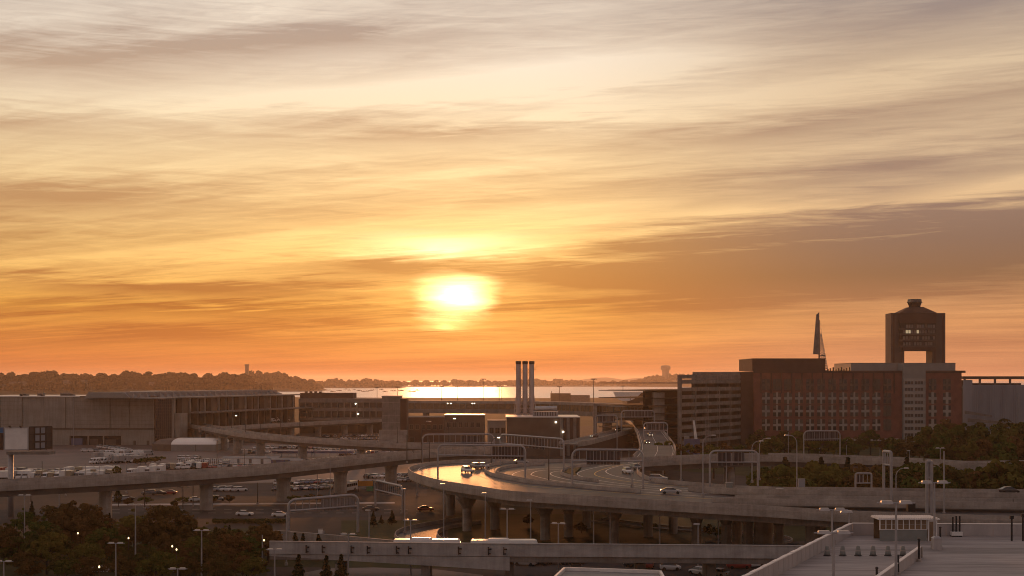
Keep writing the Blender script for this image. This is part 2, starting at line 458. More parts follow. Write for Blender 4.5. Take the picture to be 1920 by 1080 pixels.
    def build(self, name, mats, parent=None, smooth=False):
        if isinstance(mats, str): mats = [mats]
        me = self.mesh(name, mats)
        if smooth: me.polygons.foreach_set('use_smooth', [True] * len(me.polygons))
        return link(name, me, parent)


def link(name, me, parent=None, loc=None):
    o = bpy.data.objects.new(name, me); col.objects.link(o)
    if parent is not None: o.parent = parent
    if loc is not None: o.location = loc
    return o


def tag(o, label=None, cat=None, group=None, kind=None):
    if label: o['label'] = label
    if cat: o['category'] = cat
    if group: o['group'] = group
    if kind: o['kind'] = kind
    return o


def thing(name, label, cat, loc=(0, 0, 0), rz=0.0, group=None):
    o = link(name, None); o.location = loc; o.rotation_euler = (0, 0, rz)
    return tag(o, label, cat, group)


def part(parent, name, mats, fn, M=None, smooth=False):
    mb = MB(M); fn(mb); return mb.build(name, mats, parent, smooth)


def boxp(parent, name, m, *b): return MB().box(*b).build(name, m, parent)


WORDS = 'first second third fourth fifth sixth seventh eighth ninth tenth eleventh twelfth thirteenth fourteenth fifteenth sixteenth seventeenth eighteenth nineteenth twentieth'.split()
TENS = {20: 'twenty', 30: 'thirty', 40: 'forty', 50: 'fifty', 60: 'sixty', 70: 'seventy'}
TENTH = {20: 'twentieth', 30: 'thirtieth', 40: 'fortieth', 50: 'fiftieth', 60: 'sixtieth', 70: 'seventieth'}


def ordn(i):
    n = i + 1
    if n <= 20: return WORDS[i]
    t, u = n // 10 * 10, n % 10
    return TENTH[t] if u == 0 else TENS[t] + '-' + WORDS[u - 1]


ROWS = {}


def inrow(row, o, x, what, cat):
    """remember o as a member of a row; its label counts it off from the left"""
    ROWS.setdefault(row, []).append((x, o, what)); tag(o, None, cat, row)
    return o


def label_rows():
    for row, mem in ROWS.items():
        mem.sort(key=lambda t: t[0])
        for i, (x, o, what) in enumerate(mem):
            where = 'leftmost' if i == 0 else ('rightmost' if i == len(mem) - 1 else ordn(i) + ' from left')
            if len(mem) == 1: where = 'alone'
            o['label'] = f'{what}, {where} in {row}' if len(mem) > 1 else f'{what} in {row}'


def smooth_path(pts, n=6):
    pts = [Vector(p) for p in pts]; out_ = []
    for i in range(len(pts) - 1):
        p0 = pts[max(i - 1, 0)]; p1 = pts[i]; p2 = pts[i + 1]; p3 = pts[min(i + 2, len(pts) - 1)]
        for k in range(n):
            t = k / n
            out_.append(0.5 * ((2 * p1) + (p2 - p0) * t + (2 * p0 - 5 * p1 + 4 * p2 - p3) * t * t + (3 * p1 - p0 - 3 * p2 + p3) * t ** 3))
    return out_ + [pts[-1]]


def offset_path(pts, o, dz=0.0):
    r = []
    for i, p in enumerate(pts):
        a = pts[max(i - 1, 0)]; b = pts[min(i + 1, len(pts) - 1)]
        t = Vector((b[0] - a[0], b[1] - a[1], 0)).normalized()
        r.append(Vector(p) + Vector((-t.y, t.x, 0)) * o + Vector((0, 0, dz)))
    return r


def along_path(pts, step, start=0.0):
    """points at equal spacing, with heading"""
    r = []; need = start
    for a, b in zip(pts, pts[1:]):
        L = (b - a).length; s = need
        while s <= L and L > 0:
            r.append((a + (b - a) * (s / L), math.atan2(b.y - a.y, b.x - a.x))); s += step
        need = s - L
    return r


def copy_tree(o, parent=None, loc=None, rz=None, sc=None):
    c = o.copy(); col.objects.link(c); c.parent = parent
    if loc is not None: c.location = loc
    if rz is not None: c.rotation_euler = (0, 0, rz)
    if sc is not None: c.scale = sc if hasattr(sc, '__len__') else (sc, sc, sc)
    for ch in list(o.children): copy_tree(ch, c)
    return c


def ground_sheet(name, poly, z, m, kind='structure'):
    me = bpy.data.meshes.new(name)
    tri = tessellate_polygon([[Vector((p[0], p[1], 0)) for p in poly]])
    me.from_pydata([(p[0], p[1], z) for p in poly], [], [tuple(t) for t in tri]); me.materials.append(MATS[m]); me.update()
    bm = bmesh.new(); bm.from_mesh(me); bmesh.ops.recalc_face_normals(bm, faces=bm.faces)
    for f in bm.faces:
        if f.normal.z < 0: f.normal_flip()
    bm.to_mesh(me); bm.free()
    return tag(link(name, me), kind=kind)


# ------------------------------------------------------------------ ground, water, far land
FAR = 26000.0


def water_material():
    m = bpy.data.materials.new('water'); m.use_nodes = True; t = m.node_tree; t.nodes.remove(t.nodes['Principled BSDF'])
    b = t.nodes.new('ShaderNodeBsdfGlossy'); b.distribution = 'MULTI_GGX'
    b.inputs['Color'].default_value = (0.88, 0.88, 0.88, 1); b.inputs['Roughness'].default_value = 0.36
    t.links.new(b.outputs[0], t.nodes['Material Output'].inputs['Surface'])
    c = t.nodes.new('ShaderNodeTexCoord'); mp = t.nodes.new('ShaderNodeMapping'); mp.inputs['Scale'].default_value = (0.05, 0.10, 1)
    n = t.nodes.new('ShaderNodeTexNoise'); n.inputs['Scale'].default_value = 1.0; n.inputs['Detail'].default_value = 8
    bp = t.nodes.new('ShaderNodeBump'); bp.inputs['Strength'].default_value = 0.25; bp.inputs['Distance'].default_value = 0.5
    t.links.new(c.outputs['Object'], mp.inputs[0]); t.links.new(mp.outputs[0], n.inputs['Vector'])
    t.links.new(n.outputs['Fac'], bp.inputs['Height']); t.links.new(bp.outputs[0], b.inputs['Normal'])
    MATS['water'] = m


water_material()
WZ = -1.5
ground_sheet('water', [(-30000, 1500), (30000, 1500), (30000, FAR), (-30000, FAR)], WZ, 'water')
shore = [(-2500, 2900), (-1100, 2850), (-620, 2700), (-420, 2560), (-250, 2500), (-60, 2520), (60, 2440), (200, 2500), (420, 2440), (700, 2600), (2500, 2600)]
gpoly = [(-2500, -60), (2500, -60)] + shore[::-1]
ground_sheet('ground', gpoly, 0.0, 'ground')
mb = MB().sweep([Vector((x, y, 0)) for x, y in shore], [(0.0, -0.02), (6.0, WZ - 0.5), (-3.0, WZ - 0.5)])
tag(mb.build('shore_bank', 'sand'), kind='structure')
ground_sheet('airfield', [(-900, 980), (900, 980), (1200, 2430), (60, 2410), (-300, 2450), (-1300, 2500)], 0.006, 'field')


def crown_faces(c, rx, rz, n, s, seed_rng):
    """n leaf-clump faces scattered through an ellipsoid shell"""
    v = seed_rng.normal(size=(n, 3)); v /= np.linalg.norm(v, axis=1)[:, None]
    v[:, 2] = np.where(v[:, 2] < -0.5, -v[:, 2], v[:, 2])
    rad = seed_rng.uniform(0.72, 1.05, size=(n, 1))
    ctr = np.asarray(c) + v * rad * np.array([rx, rx, rz])
    a = seed_rng.normal(size=(n, 3)); a /= np.linalg.norm(a, axis=1)[:, None]
    b = np.cross(v, a); b /= np.maximum(np.linalg.norm(b, axis=1), 1e-6)[:, None]
    a = np.cross(b, v) * 0.75 + v * seed_rng.uniform(-0.6, 0.6, size=(n, 1))
    sc = s * seed_rng.uniform(0.6, 1.35, size=(n, 1))
    return np.stack([ctr - a * sc - b * sc * .7, ctr + a * sc - b * sc * .6, ctr + a * sc * .8 + b * sc, ctr - a * sc + b * sc * .7], 1).reshape(-1, 3)


def quads_mesh(name, pts, m):
    k = len(pts) // 4
    me = bpy.data.meshes.new(name)
    me.vertices.add(len(pts)); me.vertices.foreach_set('co', np.asarray(pts, dtype=np.float32).ravel())
    me.loops.add(len(pts)); me.loops.foreach_set('vertex_index', np.arange(len(pts), dtype=np.int32))
    me.polygons.add(k); me.polygons.foreach_set('loop_start', np.arange(0, len(pts), 4, dtype=np.int32))
    me.polygons.foreach_set('loop_total', np.full(k, 4, dtype=np.int32))
    me.materials.append(MATS[m]); me.update(calc_edges=True)
    return me


def wooded_land(name, d, prof, ybase, label, depth=600.0, tree_h=12.0, rows_=3, gap=0.9, bare=False):
    """a ridge of land whose wooded skyline passes through prof = [(px, py)] at distance d"""
    xs = [xat(p[0], d) for p in prof]; zs = [zat(p[1], d) for p in prof]
    xx = np.linspace(xs[0], xs[-1], 60); zt = np.interp(xx, xs, zs)
    hz = np.maximum(zt - tree_h * 1.3, 0.4)
    V, Fc = [], []
    sec = [(-0.12, WZ - 0.4), (-0.05, 0.18), (0.25, 0.75), (0.5, 1.0), (0.9, 0.7), (1.0, WZ - 0.4)]
    for x, h in zip(xx, hz):
        for s, k in sec: V.append((x, d + s * depth, k if k < 0 else h * k))
    m = len(sec)
    for i in range(len(xx) - 1):
        for k in range(m - 1): Fc.append((i * m + k, i * m + k + 1, (i + 1) * m + k + 1, (i + 1) * m + k))
    Fc += [tuple(range(m)), tuple(range((len(xx) - 1) * m, len(xx) * m))[::-1]]
    me = bpy.data.meshes.new(name); me.from_pydata(V, [], Fc); me.materials.append(MATS['terrain']); me.update()
    tag(link(name, me), kind='structure')
    if bare: return
    pts = []
    L = xx[-1] - xx[0]
    for r in range(rows_):
        s = 0.02 + 0.5 * r / max(1, rows_ - 1)
        x = xx[0]
        while x < xx[-1]:
            big = rng.uniform(0.55, 1.5)
            h = float(np.interp(x, xx, hz)); kh = np.interp(s, [-0.05, 0.25, 0.5], [0.18, 0.75, 1.0])
            th = tree_h * big * (1.0 if r == rows_ - 1 else 0.85)
            rx = th * rng.uniform(0.42, 0.68)
            pts.append(crown_faces((x, d + s * depth + rng.uniform(-0.05, .05) * depth, h * kh + th * 0.5), rx, th * 0.5, 60, rx * 0.40, rng))
            x += rx * 2 * gap * rng.uniform(0.35, 0.95)
    o = link(name + '_wood', quads_mesh(name + '_wood', np.concatenate(pts), 'far_leaf'))
    o.name = 'woodland'
    tag(o, label, 'woodland', None, 'stuff')


wooded_land('headland', 2950, [(-260, 700), (-60, 699), (0, 699), (45, 697), (75, 701), (110, 702), (140, 702), (180, 697), (230, 694), (262, 696), (300, 701), (330, 704),
            (365, 698), (395, 703), (420, 700), (450, 712), (470, 724)], 740, 'dark wooded ridge with houses behind the beige terminal on the left', 420, 17, 4, 0.75)
wooded_land('tower_hill', 3900, [(392, 712), (412, 703), (428, 697), (440, 696), (470, 695), (490, 695), (505, 697), (520, 703), (535, 706), (550, 711), (566, 716), (580, 724)], 729,
            'rounded wooded hill topped by the small round tower', 500, 16, 4, 0.75)
wooded_land('low_point', 5400, [(555, 719), (585, 715), (600, 712), (614, 710), (630, 713), (645, 714), (662, 713), (680, 711), (700, 713), (722, 717), (745, 723)], 727,
            'low wooded point reaching out into the bay behind the boats', 500, 18, 3, 0.7)
wooded_land('barrier_beach', 6500, [(728, 719), (760, 717), (790, 718), (830, 716), (852, 711), (866, 712), (884, 711), (900, 716), (930, 716), (944, 714), (960, 716), (1000, 710), (1012, 708),
            (1025, 713), (1040, 711), (1070, 712), (1085, 711), (1100, 715), (1130, 715), (1150, 714), (1175, 717), (1200, 716)], 724.5,
            'thin line of trees along the far shore beneath the sun', 500, 20, 3, 0.95)
wooded_land('treatment_hill', 6300, [(1185, 718), (1205, 713), (1222, 707), (1240, 703), (1262, 701), (1280, 700), (1300, 702), (1320, 701), (1345, 704), (1400, 706), (1500, 709), (1620, 712)], 724.5,
            'wooded hill below the bulbous tower beside the parking garage', 600, 12, 4, 0.7)
wooded_land('outer_island', 12500, [(1085, 711), (1105, 708), (1125, 705.5), (1145, 705), (1160, 707), (1175, 709.5), (1188, 707.5), (1205, 706), (1230, 708)], 716, '', 900, 10, 2, 1, bare=True)
wooded_land('sand_bar', 4300, [(1146, 732.5), (1165, 731), (1200, 730.5), (1290, 730.5), (1420, 730.5)], 735, '', 140, 0.3, 2, 1, bare=True)

# round tower on the hill, bulbous tower on the far hill
t = thing('round_tower', 'small round brown tower standing on the wooded hill at left', 'tower', (xat(463, 4100), 4100, 0))
zt, zb = zat(683, 4100), zat(699, 4100)
part(t, 'shaft', 'far_stone', lambda b: b.lathe([(6.0, 0), (6.0, zt - 6)], n=16))
part(t, 'crown_ring', 'far_stone', lambda b: b.lathe([(6.9, zt - 6), (7.4, zt - 4.5), (7.4, zt - 1), (6.6, zt)], n=16))
t = thing('bulb_tower', 'pale bulbous tower on the far wooded hill left of the garage', 'tower', (xat(1248, 6500), 6500, 0))
zt, zb = zat(685, 6500), zat(705, 6500)
part(t, 'shaft', 'far_stone', lambda b: b.lathe([(20, 0), (17, zb + 20), (18, zb + 28)], n=18))
part(t, 'bulb', 'far_stone', lambda b: b.lathe([(18.2, zb + 28), (24, zb + 33), (25, zb + 40), (25, zt - 8), (21, zt - 2), (12, zt)], n=18))


def boat_mesh(L, kind):
    b = MB()
    secs = [(-.5, .32, .9), (-.3, .42, .75), (0.1, .42, .72), (.35, .25, .85), (.5, .02, 1.0)]
    vs, fs = [], []
    for x, w, h in secs: vs += [(x * L, -w * L * .28, h * L * .12), (x * L, -w * L * .16, -0.3), (x * L, w * L * .16, -0.3), (x * L, w * L * .28, h * L * .12)]
    for i in range(len(secs) - 1):
        for k in range(4): fs.append((i * 4 + k, i * 4 + (k + 1) % 4, i * 4 + 4 + (k + 1) % 4, i * 4 + 4 + k))
    fs += [(0, 1, 2, 3)]
    b.add(vs, fs, 0)
    b.frustum((-.28 * L, -.08 * L, .16 * L, .08 * L), L * .09, (-.22 * L, -.06 * L, .06 * L, .06 * L), L * .2, 1)
    if kind: b.tube((0.05 * L, 0, L * .1), (0.05 * L, 0, L * 1.05), .012 * L, .006 * L, 5, 1).tube((0.05 * L, 0, L * .28), (-.4 * L, 0, L * .27), .01 * L, .01 * L, 4, 1)
    return b.mesh('moored_boat', ['paint_grey_car', 'paint_tan'])


BOATS = [boat_mesh(13, 1), boat_mesh(16, 0), boat_mesh(11, 1)]
for i, (px, py) in enumerate([(516, 729), (540, 730), (563, 727), (575, 731), (592, 734), (605, 735.5), (624, 735), (636, 733), (655, 732), (664, 731), (674, 733), (681, 734.5), (688, 734), (695, 732.5),
                              (701, 731.5), (715, 731), (722, 735), (735, 733), (741, 733.5), (752, 733), (769, 734), (776, 734.5), (783, 732), (819, 731.5), (553, 733), (648, 730)]):
    p = G(px, py, WZ)
    o = link('moored_boat', BOATS[i % 3], None, p); o.rotation_euler = (0, 0, rng.uniform(-0.5, 0.5) + (math.pi if i % 2 else 0))
    o.scale = [rng.uniform(0.9, 1.25)] * 3
    inrow('the moorings on the bay', o, px, ['dark masted yacht', 'dark motor boat', 'small dark masted boat'][i % 3], 'boat')
for i, (px, py, w, h, lit_) in enumerate([(6, 727, 10, 7, 1), (25, 722, 12, 7, 0), (42, 722, 13, 8, 0), (92, 721, 10, 6, 0), (104, 724, 9, 5, 1), (125, 720, 11, 8, 0), (158, 719, 10, 7, 0), (198, 727, 8, 5, 1), (232, 724, 12, 8, 0),
                                          (255, 726, 12, 8, 0), (285, 722, 9, 6, 0), (318, 725, 10, 6, 0), (350, 727, 9, 6, 0)]):
    d = 2985.0; x = xat(px, d)
    z1 = zat(py - h * 0.35, d); w = w * d / F
    t = thing('house', None, 'house', (x, d, 0), rng.uniform(-.3, .3))
    part(t, 'wall', 'pale_panel' if lit_ else 'house_wall', lambda b: b.box(-w / 2, -5, 0, w / 2, 5, z1))
    part(t, 'roof', 'house_roof', lambda b: b.add([(-w / 2 - 1, -6, z1), (w / 2 + 1, -6, z1), (w / 2 + 1, 6, z1), (-w / 2 - 1, 6, z1), (-w / 2 - 1, 0, z1 + 5), (w / 2 + 1, 0, z1 + 5)],
                                                  [(0, 1, 5, 4), (2, 3, 4, 5), (0, 4, 3), (1, 2, 5), (0, 3, 2, 1)]))
    part(t, 'window', 'glass_dark', lambda b: b.box(-w * .2, -5.1, z1 - 4, w * .2, -5.01, z1 - 1.5))
    inrow('the houses among the trees of the ridge', t, px, 'white gabled house' if lit_ else 'brown gabled house', 'house')

# ------------------------------------------------------------------ buildings
def frame(o, dirv):
    """local frame: x along dirv, y to its left (away from the viewer), origin o"""
    d = Vector((dirv[0], dirv[1], 0)).normalized()
    return Matrix(((d.x, -d.y, 0, o[0]), (d.y, d.x, 0, o[1]), (0, 0, 1, o[2] if len(o) > 2 else 0), (0, 0, 0, 1)))


def window(parent, M, x, z, w, h, y=0.0, frame_m='pole', glass='glass_dark', sill=True, depth=0.12, mull=1, name='window'):
    """a framed pane set proud of the wall face at local y"""
    o = part(parent, name, glass, lambda b: b.box(x, y - depth * .4, z, x + w, y + .02, z + h), M)
    def fr(b):
        s = 0.14
        b.box(x - s, y - depth, z - s, x, y + .01, z + h + s); b.box(x + w, y - depth, z - s, x + w + s, y + .01, z + h + s)
        b.box(x, y - depth, z + h, x + w, y + .012, z + h + s); b.box(x, y - depth - (.15 if sill else 0), z - s, x + w, y + .012, z)
        for k in range(1, mull + 1):
            xm = x + w * k / (mull + 1); b.box(xm - .05, y - depth * .8, z, xm + .05, y + .01, z + h)
    part(o, 'frame', frame_m, fr, M)
    return o


# --- beige terminal hall on the left
D = 700.0
t = thing('terminal_hall', 'large windowless beige panelled airport hall at the left edge', 'building', (xat(140, D), D, 0))
t.location = (0, 0, 0)
zt, zl = zat(743, D), zat(803, D)
boxp(t, 'core', 'beige_panel', xat(-60, D), D + 1.2, 0, xat(289, D), D + 120, zt - 1.0)
for a, b_ in [(-60, 0), (0, 41), (41, 82), (82, 123), (123, 138), (138, 206), (206, 243), (243, 289)]:
    boxp(t, 'panel', 'beige_panel', xat(a, D) + .16, D + (0.9 if a == 41 else 0.3), zl + .3, xat(b_, D) - .16, D + 1.4, zt - .5)
boxp(t, 'ledge', 'brown_panel', xat(-60, D), D - .3, zl - .7, xat(289, D), D + 1.1, zl)
for a, b_ in [(-60, 130), (228, 289)]:
    boxp(t, 'base_wall', 'beige_panel', xat(a, D), D + .2, 0, xat(b_, D), D + 1.19, zl - .72)
boxp(t, 'lintel', 'beige_panel', xat(130, D) + .02, D + .2, zat(817, D), xat(228, D) - .02, D + 1.19, zl - .72)
for k, (a, b_) in enumerate([(131, 164), (166, 193), (195, 227)]):
    o = boxp(t, 'loading_bay', 'void', xat(a, D), D + .9, 0, xat(b_, D), D + 1.18, zat(817.5, D))
    boxp(o, 'bay_post', 'concrete', xat(b_, D) + .05, D + .1, 0, xat(b_, D) + .5, D + .85, zat(817.5, D))
    boxp(o, 'shutter', 'brown_panel' if k else 'blue_paint', xat(a, D) + .5, D + .7, 0, xat(b_, D) - 3, D + .88, zat(822 + k, D))
boxp(t, 'roof_edge', 'white_roof', xat(-60, D), D - .2, zt - .48, xat(150, D), D + 60, zt + .1)  # white on this length stands in for sunlight on the parapet cap
boxp(t, 'roof_edge', 'brown_panel', xat(150, D) + .02, D - .1, zt - .48, xat(289, D), D + 60, zt + .02)
boxp(t, 'roof_light', 'white_roof', xat(190, D), D + 3, zt + .05, xat(210, D), D + 20, zt + .75)
for px in (35, 74, 160, 240): boxp(t, 'roof_vent', 'dark_pole', xat(px, D), D + 2, zt + .02, xat(px, D) + 1.2, D + 3, zt + .9)
for px in (123, 138, 206): part(t, 'drain_pipe', 'dark_pole', lambda b, px=px: b.tube((xat(px, D), D + .15, zl), (xat(px, D), D + .15, zt - .5), .16))
for k, (px, w_) in enumerate([(18, 4), (52, 3), (96, 5), (112, 2.5), (176, 4), (222, 3), (262, 5)]):
    o = boxp(t, 'roof_plant', 'girder', xat(px, D), D + 14, zt + .11, xat(px, D) + w_, D + 18, zt + 1.2 + .3 * (k % 3)); boxp(o, 'louvre', 'dark_pole', xat(px, D) + .3, D + 13.95, zt + .35, xat(px, D) + w_ - .3, D + 13.99, zt + .95)
for k in range(8): boxp(t, 'cladding_seam', 'brown_panel', xat(-60, D), D + .24, zl + 2 + k * 2.1, xat(40, D), D + .29, zl + 2.06 + k * 2.1)
for k in range(8): boxp(t, 'cladding_seam', 'brown_panel', xat(139, D), D + .24, zl + 2 + k * 2.1, xat(288, D), D + .29, zl + 2.06 + k * 2.1)
for px in (20, 70, 250, 275): o = boxp(t, 'service_door', 'brown_panel', xat(px, D), D + .1, 0.05, xat(px, D) + 1.4, D + .19, 2.4)
# --- glazed corner and the long receding front
t = thing('terminal_building', 'long dark glazed terminal front with pale columns behind the ramps', 'building')
x0, x1 = xat(290, D), xat(322, D)
zc_ = zat(747, D)
boxp(t, 'corner_glass', 'glass_dark', x0 + .1, D + .6, zat(822, D), x1, D + 20, zc_)
def mull(b):
    for k in range(9): x = x0 + .15 + (x1 - x0 - .3) * k / 8; b.box(x - .09, D + .42, zat(822, D), x + .09, D + .62, zc_)
    for k in range(14): z = zat(822, D) + (zc_ - zat(822, D)) * k / 13; b.box(x0 + .1, D + .45, z - .07, x1, D + .61, z + .07)
part(t, 'mullion_grid', 'brown_panel', mull)
boxp(t, 'corner_pier', 'beige_panel', x1 + .02, D + .1, 0, xat(326, D), D + 4, zc_ + .2)
A0 = Vector((xat(326, D), D + 1, 0)); A1 = Vector((xat(560, 845), 845, 0))
Mf = frame(A0, A1 - A0); Lf = (A1 - A0).length
ze = zat(746, D)
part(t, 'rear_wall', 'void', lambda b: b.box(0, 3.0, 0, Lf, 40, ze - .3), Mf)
nb = 19
for k in range(nb):
    xa = Lf * k / nb; wb = Lf / nb
    part(t, 'column', 'girder_dark' if k % 2 else 'girder', lambda b: b.box(xa, 0.2, 8, xa + wb * .22, 2.9, ze - .3), Mf)
    if k % 4 == 1:
        part(t, 'wall_panel', 'brown_panel', lambda b: b.box(xa + wb * .22, 1.2, 16, xa + wb, 2.9, ze - .32), Mf)
    else:
        window(t, Mf, xa + wb * .26, 16.3, wb * .68, ze - 17.4, 2.9, 'brown_panel', 'glass_dark', False, .3, 2)
part(t, 'canopy', 'girder', lambda b: b.box(14, -7, 16.9, Lf + 20, .15, 17.7), Mf)
part(t, 'roof', 'grey_panel', lambda b: b.box(-18, -1.2, ze - .28, Lf, 45, ze + .25), Mf)
part(t, 'upper_roof', 'grey_panel', lambda b: b.add([(-24, 12, ze + .26), (Lf, 12, ze + .26), (Lf, 40, ze + .26), (-24, 40, ze + .26), (-24, 16, ze + 3.2), (Lf - 4, 16, ze + 3.2), (Lf - 4, 38, ze + 3.2), (-24, 38, ze + 3.2)],
     [(0, 1, 5, 4), (1, 2, 6, 5), (2, 3, 7, 6), (3, 0, 4, 7), (4, 5, 6, 7)]), Mf)
part(t, 'roof_light', 'white_roof', lambda b: b.box(3, 16.5, ze + 3.22, 28, 30, ze + 3.6), Mf)
part(t, 'gutter', 'white_roof', lambda b: b.box(-10, -1.5, ze + .26, Lf, -.4, ze + .5), Mf)
part(t, 'stair_block', 'beige_panel', lambda b: b.box(0.5, -3, 0, 8.5, .1, zat(775, D)), Mf)
for k in range(26):
    part(t, 'roof_purlin', 'steel', lambda b: b.box(-22 + k * (Lf + 20) / 26, 11.4, ze + .3, -21.7 + k * (Lf + 20) / 26, 15.9, ze + 3.35), Mf)
# lower concourse carrying on to the right
t = thing('concourse', 'low two storey concourse with dark glazing left of the square block', 'building')
D2 = 850.0
xa, xb = xat(560, D2), xat(716, D2)
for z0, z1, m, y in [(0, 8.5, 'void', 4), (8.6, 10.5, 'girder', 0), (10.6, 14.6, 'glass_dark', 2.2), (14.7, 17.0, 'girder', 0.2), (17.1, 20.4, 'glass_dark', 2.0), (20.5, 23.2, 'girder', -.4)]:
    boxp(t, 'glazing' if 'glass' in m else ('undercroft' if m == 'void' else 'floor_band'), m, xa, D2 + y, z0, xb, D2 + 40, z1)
for k in range(13):
    x = xa + (xb - xa) * k / 13; boxp(t, 'mullion', 'girder', x, D2 + .6, 10.52, x + .7, D2 + 2.1, 20.48)
boxp(t, 'plant_room', 'dark_brick', xa, D2 + 5, 23.21, xat(660, D2), D2 + 25, zat(737, D2))
for k in range(4): boxp(t, 'roof_unit', 'dark_pole', xa + 3 + k * 3.2, D2 + 6, zat(737, D2) + .02, xa + 4.6 + k * 3.2, D2 + 9, zat(734, D2))
for px, py in ((667, 758), (671, 777)): boxp(t, 'lit_lamp', 'lit_head', xat(px, D2) - .4, D2 - .9, zat(py, D2), xat(px, D2) + .4, D2 - .5, zat(py, D2) + .7)
# square stair block
t = thing('stair_block', 'tall square concrete stair block left of the three chimneys', 'building')
D3 = 690.0
boxp(t, 'shaft', 'girder', xat(716, D3), D3, 0, xat(750, D3), D3 + 14, zat(744, D3))
boxp(t, 'return_wall', 'dark_brick', xat(750, D3) + .01, D3 + 2, 0, xat(762, D3), D3 + 14, zat(748, D3))
boxp(t, 'cap', 'concrete', xat(716, D3) - .2, D3 - .2, zat(744, D3) + .01, xat(750, D3) + .2, D3 + 14, zat(744, D3) + .5)
boxp(t, 'apron', 'concrete', xat(712, D3), D3 - 4, 0, xat(764, D3), D3 - .05, zat(806, D3))
for k in range(5): boxp(t, 'joint_band', 'concrete', xat(716, D3) + .05, D3 - .06, 9 + k * 3.6, xat(750, D3) - .05, D3 - .005, 9.25 + k * 3.6)

# --- elevated walkway crossing the middle
t = thing('walkway', 'long elevated glazed walkway crossing behind the chimneys to the garage', 'walkway')
wp = [Vector((xat(762, 800), 800, 0)), Vector((xat(868, 790), 790, 0)), Vector((xat(1000, 775), 775, 0)), Vector((xat(1117, 720), 720, 0)), Vector((xat(1228, 655), 655, 0))]
wps = smooth_path(wp, 5)
part(t, 'roof', 'concrete', lambda b: b.sweep(wps, [(-.4, 21.0), (7, 21.0), (7, 22.6), (-.4, 22.6)]))
part(t, 'glazing', 'sky_tint_glass', lambda b: b.sweep(wps, [(0.3, 17.5), (6.5, 17.5), (6.5, 20.98), (0.3, 20.98)]))
part(t, 'floor_beam', 'girder', lambda b: b.sweep(wps, [(-.3, 14.9), (7, 14.9), (7, 17.48), (-.3, 17.48)]))
for p, h in along_path(wps, 4.2, 1):
    M = frame((p.x, p.y, 0), (math.cos(h), math.sin(h)))
    part(t, 'mullion', 'girder', lambda b: b.box(-.12, .05, 17.5, .12, .29, 20.97), M)
for p, h in along_path(wps, 36, 12):
    M = frame((p.x, p.y, 0), (math.cos(h), math.sin(h)))
    part(t, 'pier', 'girder', lambda b: b.box(-1.2, .8, 0, 1.2, 5.5, 14.88), M)
part(t, 'end_tower', 'concrete', lambda b: b.box(xat(1226, 650), 650, 0, xat(1246, 650), 660, zat(736, 650)))
part(t, 'lift_tower', 'concrete', lambda b: b.box(xat(1112, 716), 713, 0, xat(1119, 716), 718.5, zat(757, 716)))
lx = [(840, 757), (846, 757), (886, 757), (890, 757), (1170, 765)]
for px, py in lx: part(t, 'lit_lamp', 'lit_head', lambda b: b.box(xat(px, 785) - .3, 780, zat(py, 785), xat(px, 785) + .3, 780.4, zat(py, 785) + .5))

# --- chimneys and the heating plant
t = thing('chimney_cluster', 'three tall brown chimneys tied together by steel lattice', 'chimney')
D4 = 640.0
zt = zat(677, D4); zs = zat(740, D4); zb0 = zat(786, D4)
cx = [xat(972, D4), xat(984.5, D4), xat(997, D4)]
for k, x in enumerate(cx):
    o = part(t, 'stack', 'stack_metal', lambda b: b.lathe([(1.22, 0), (1.22, zt - 1.6)], (x, D4, 0), 16), smooth=False)
    part(o, 'rim', 'dark_brick', lambda b: b.lathe([(1.36, zt - 1.58), (1.42, zt - .4), (1.25, zt)], (x, D4, 0), 16))
def lattice(b):
    z = zb0
    while z < zt - 4:
        for a, c in zip(cx, cx[1:]):
            b.tube((a + 1, D4 - .7, z), (c - 1, D4 - .7, z + 1.6), .09, n=4); b.tube((c - 1, D4 - .7, z), (a + 1, D4 - .7, z + 1.6), .09, n=4)
            b.tube((a + 1, D4 - .7, z), (c - 1, D4 - .7, z), .09, n=4)
        z += 1.6
part(t, 'lattice_tie', 'dark_pole', lattice)
def skirt(b):
    for s, xo in ((-1, cx[0] - 1.1), (1, cx[2] + 1.1)):
        xe = xo + s * 1.9
        b.tube((xe, D4 - 2, zb0 - 4), (xo, D4 - 1, zs), .16, n=5); b.tube((xe, D4 + 2, zb0 - 4), (xo, D4 + 1, zs), .16, n=5)
    for k in range(7):
        f = k / 7; z = zb0 - 4 + (zs - zb0 + 4) * f; e = 1.9 * (1 - f)
        b.tube((cx[0] - 1.1 - e, D4 - 2 + f, z), (cx[2] + 1.1 + e, D4 - 2 + f, z), .12, n=4)
        b.tube((cx[0] - 1.1 - e, D4 - 2 + f, z), (cx[1], D4 - 2 + f, z + 3), .1, n=4); b.tube((cx[2] + 1.1 + e, D4 - 2 + f, z), (cx[1], D4 - 2 + f, z + 3), .1, n=4)
    b.lathe([(1.45, zb0 - 4), (1.15, zs)], (cx[0], D4 + .1, 0), 12); b.lathe([(1.45, zb0 - 4), (1.15, zs)], (cx[2], D4 + .1, 0), 12)
part(t, 'base_frame', 'stack_metal', skirt)
for x, s in ((cx[0], -1), (cx[2], 1)):
    def gal(b):
        b.box(x + s * 1.1, D4 - 1, zt - 4.2, x + s * 2.1, D4 + 1, zt - 4.05)
        for q in (1.15, 2.05): b.tube((x + s * q, D4 - .9, zt - 4.1), (x + s * q, D4 - .9, zt - 3.0), .06, n=4)
        b.tube((x + s * 1.1, D4 - .9, zt - 3.0), (x + s * 2.1, D4 - .9, zt - 3.0), .06, n=4)
    part(t, 'gallery', 'dark_pole', gal)
t = thing('heating_plant', 'brown flat roofed plant building under the three chimneys', 'building')
D5 = 600.0
za = zat(783, D5)
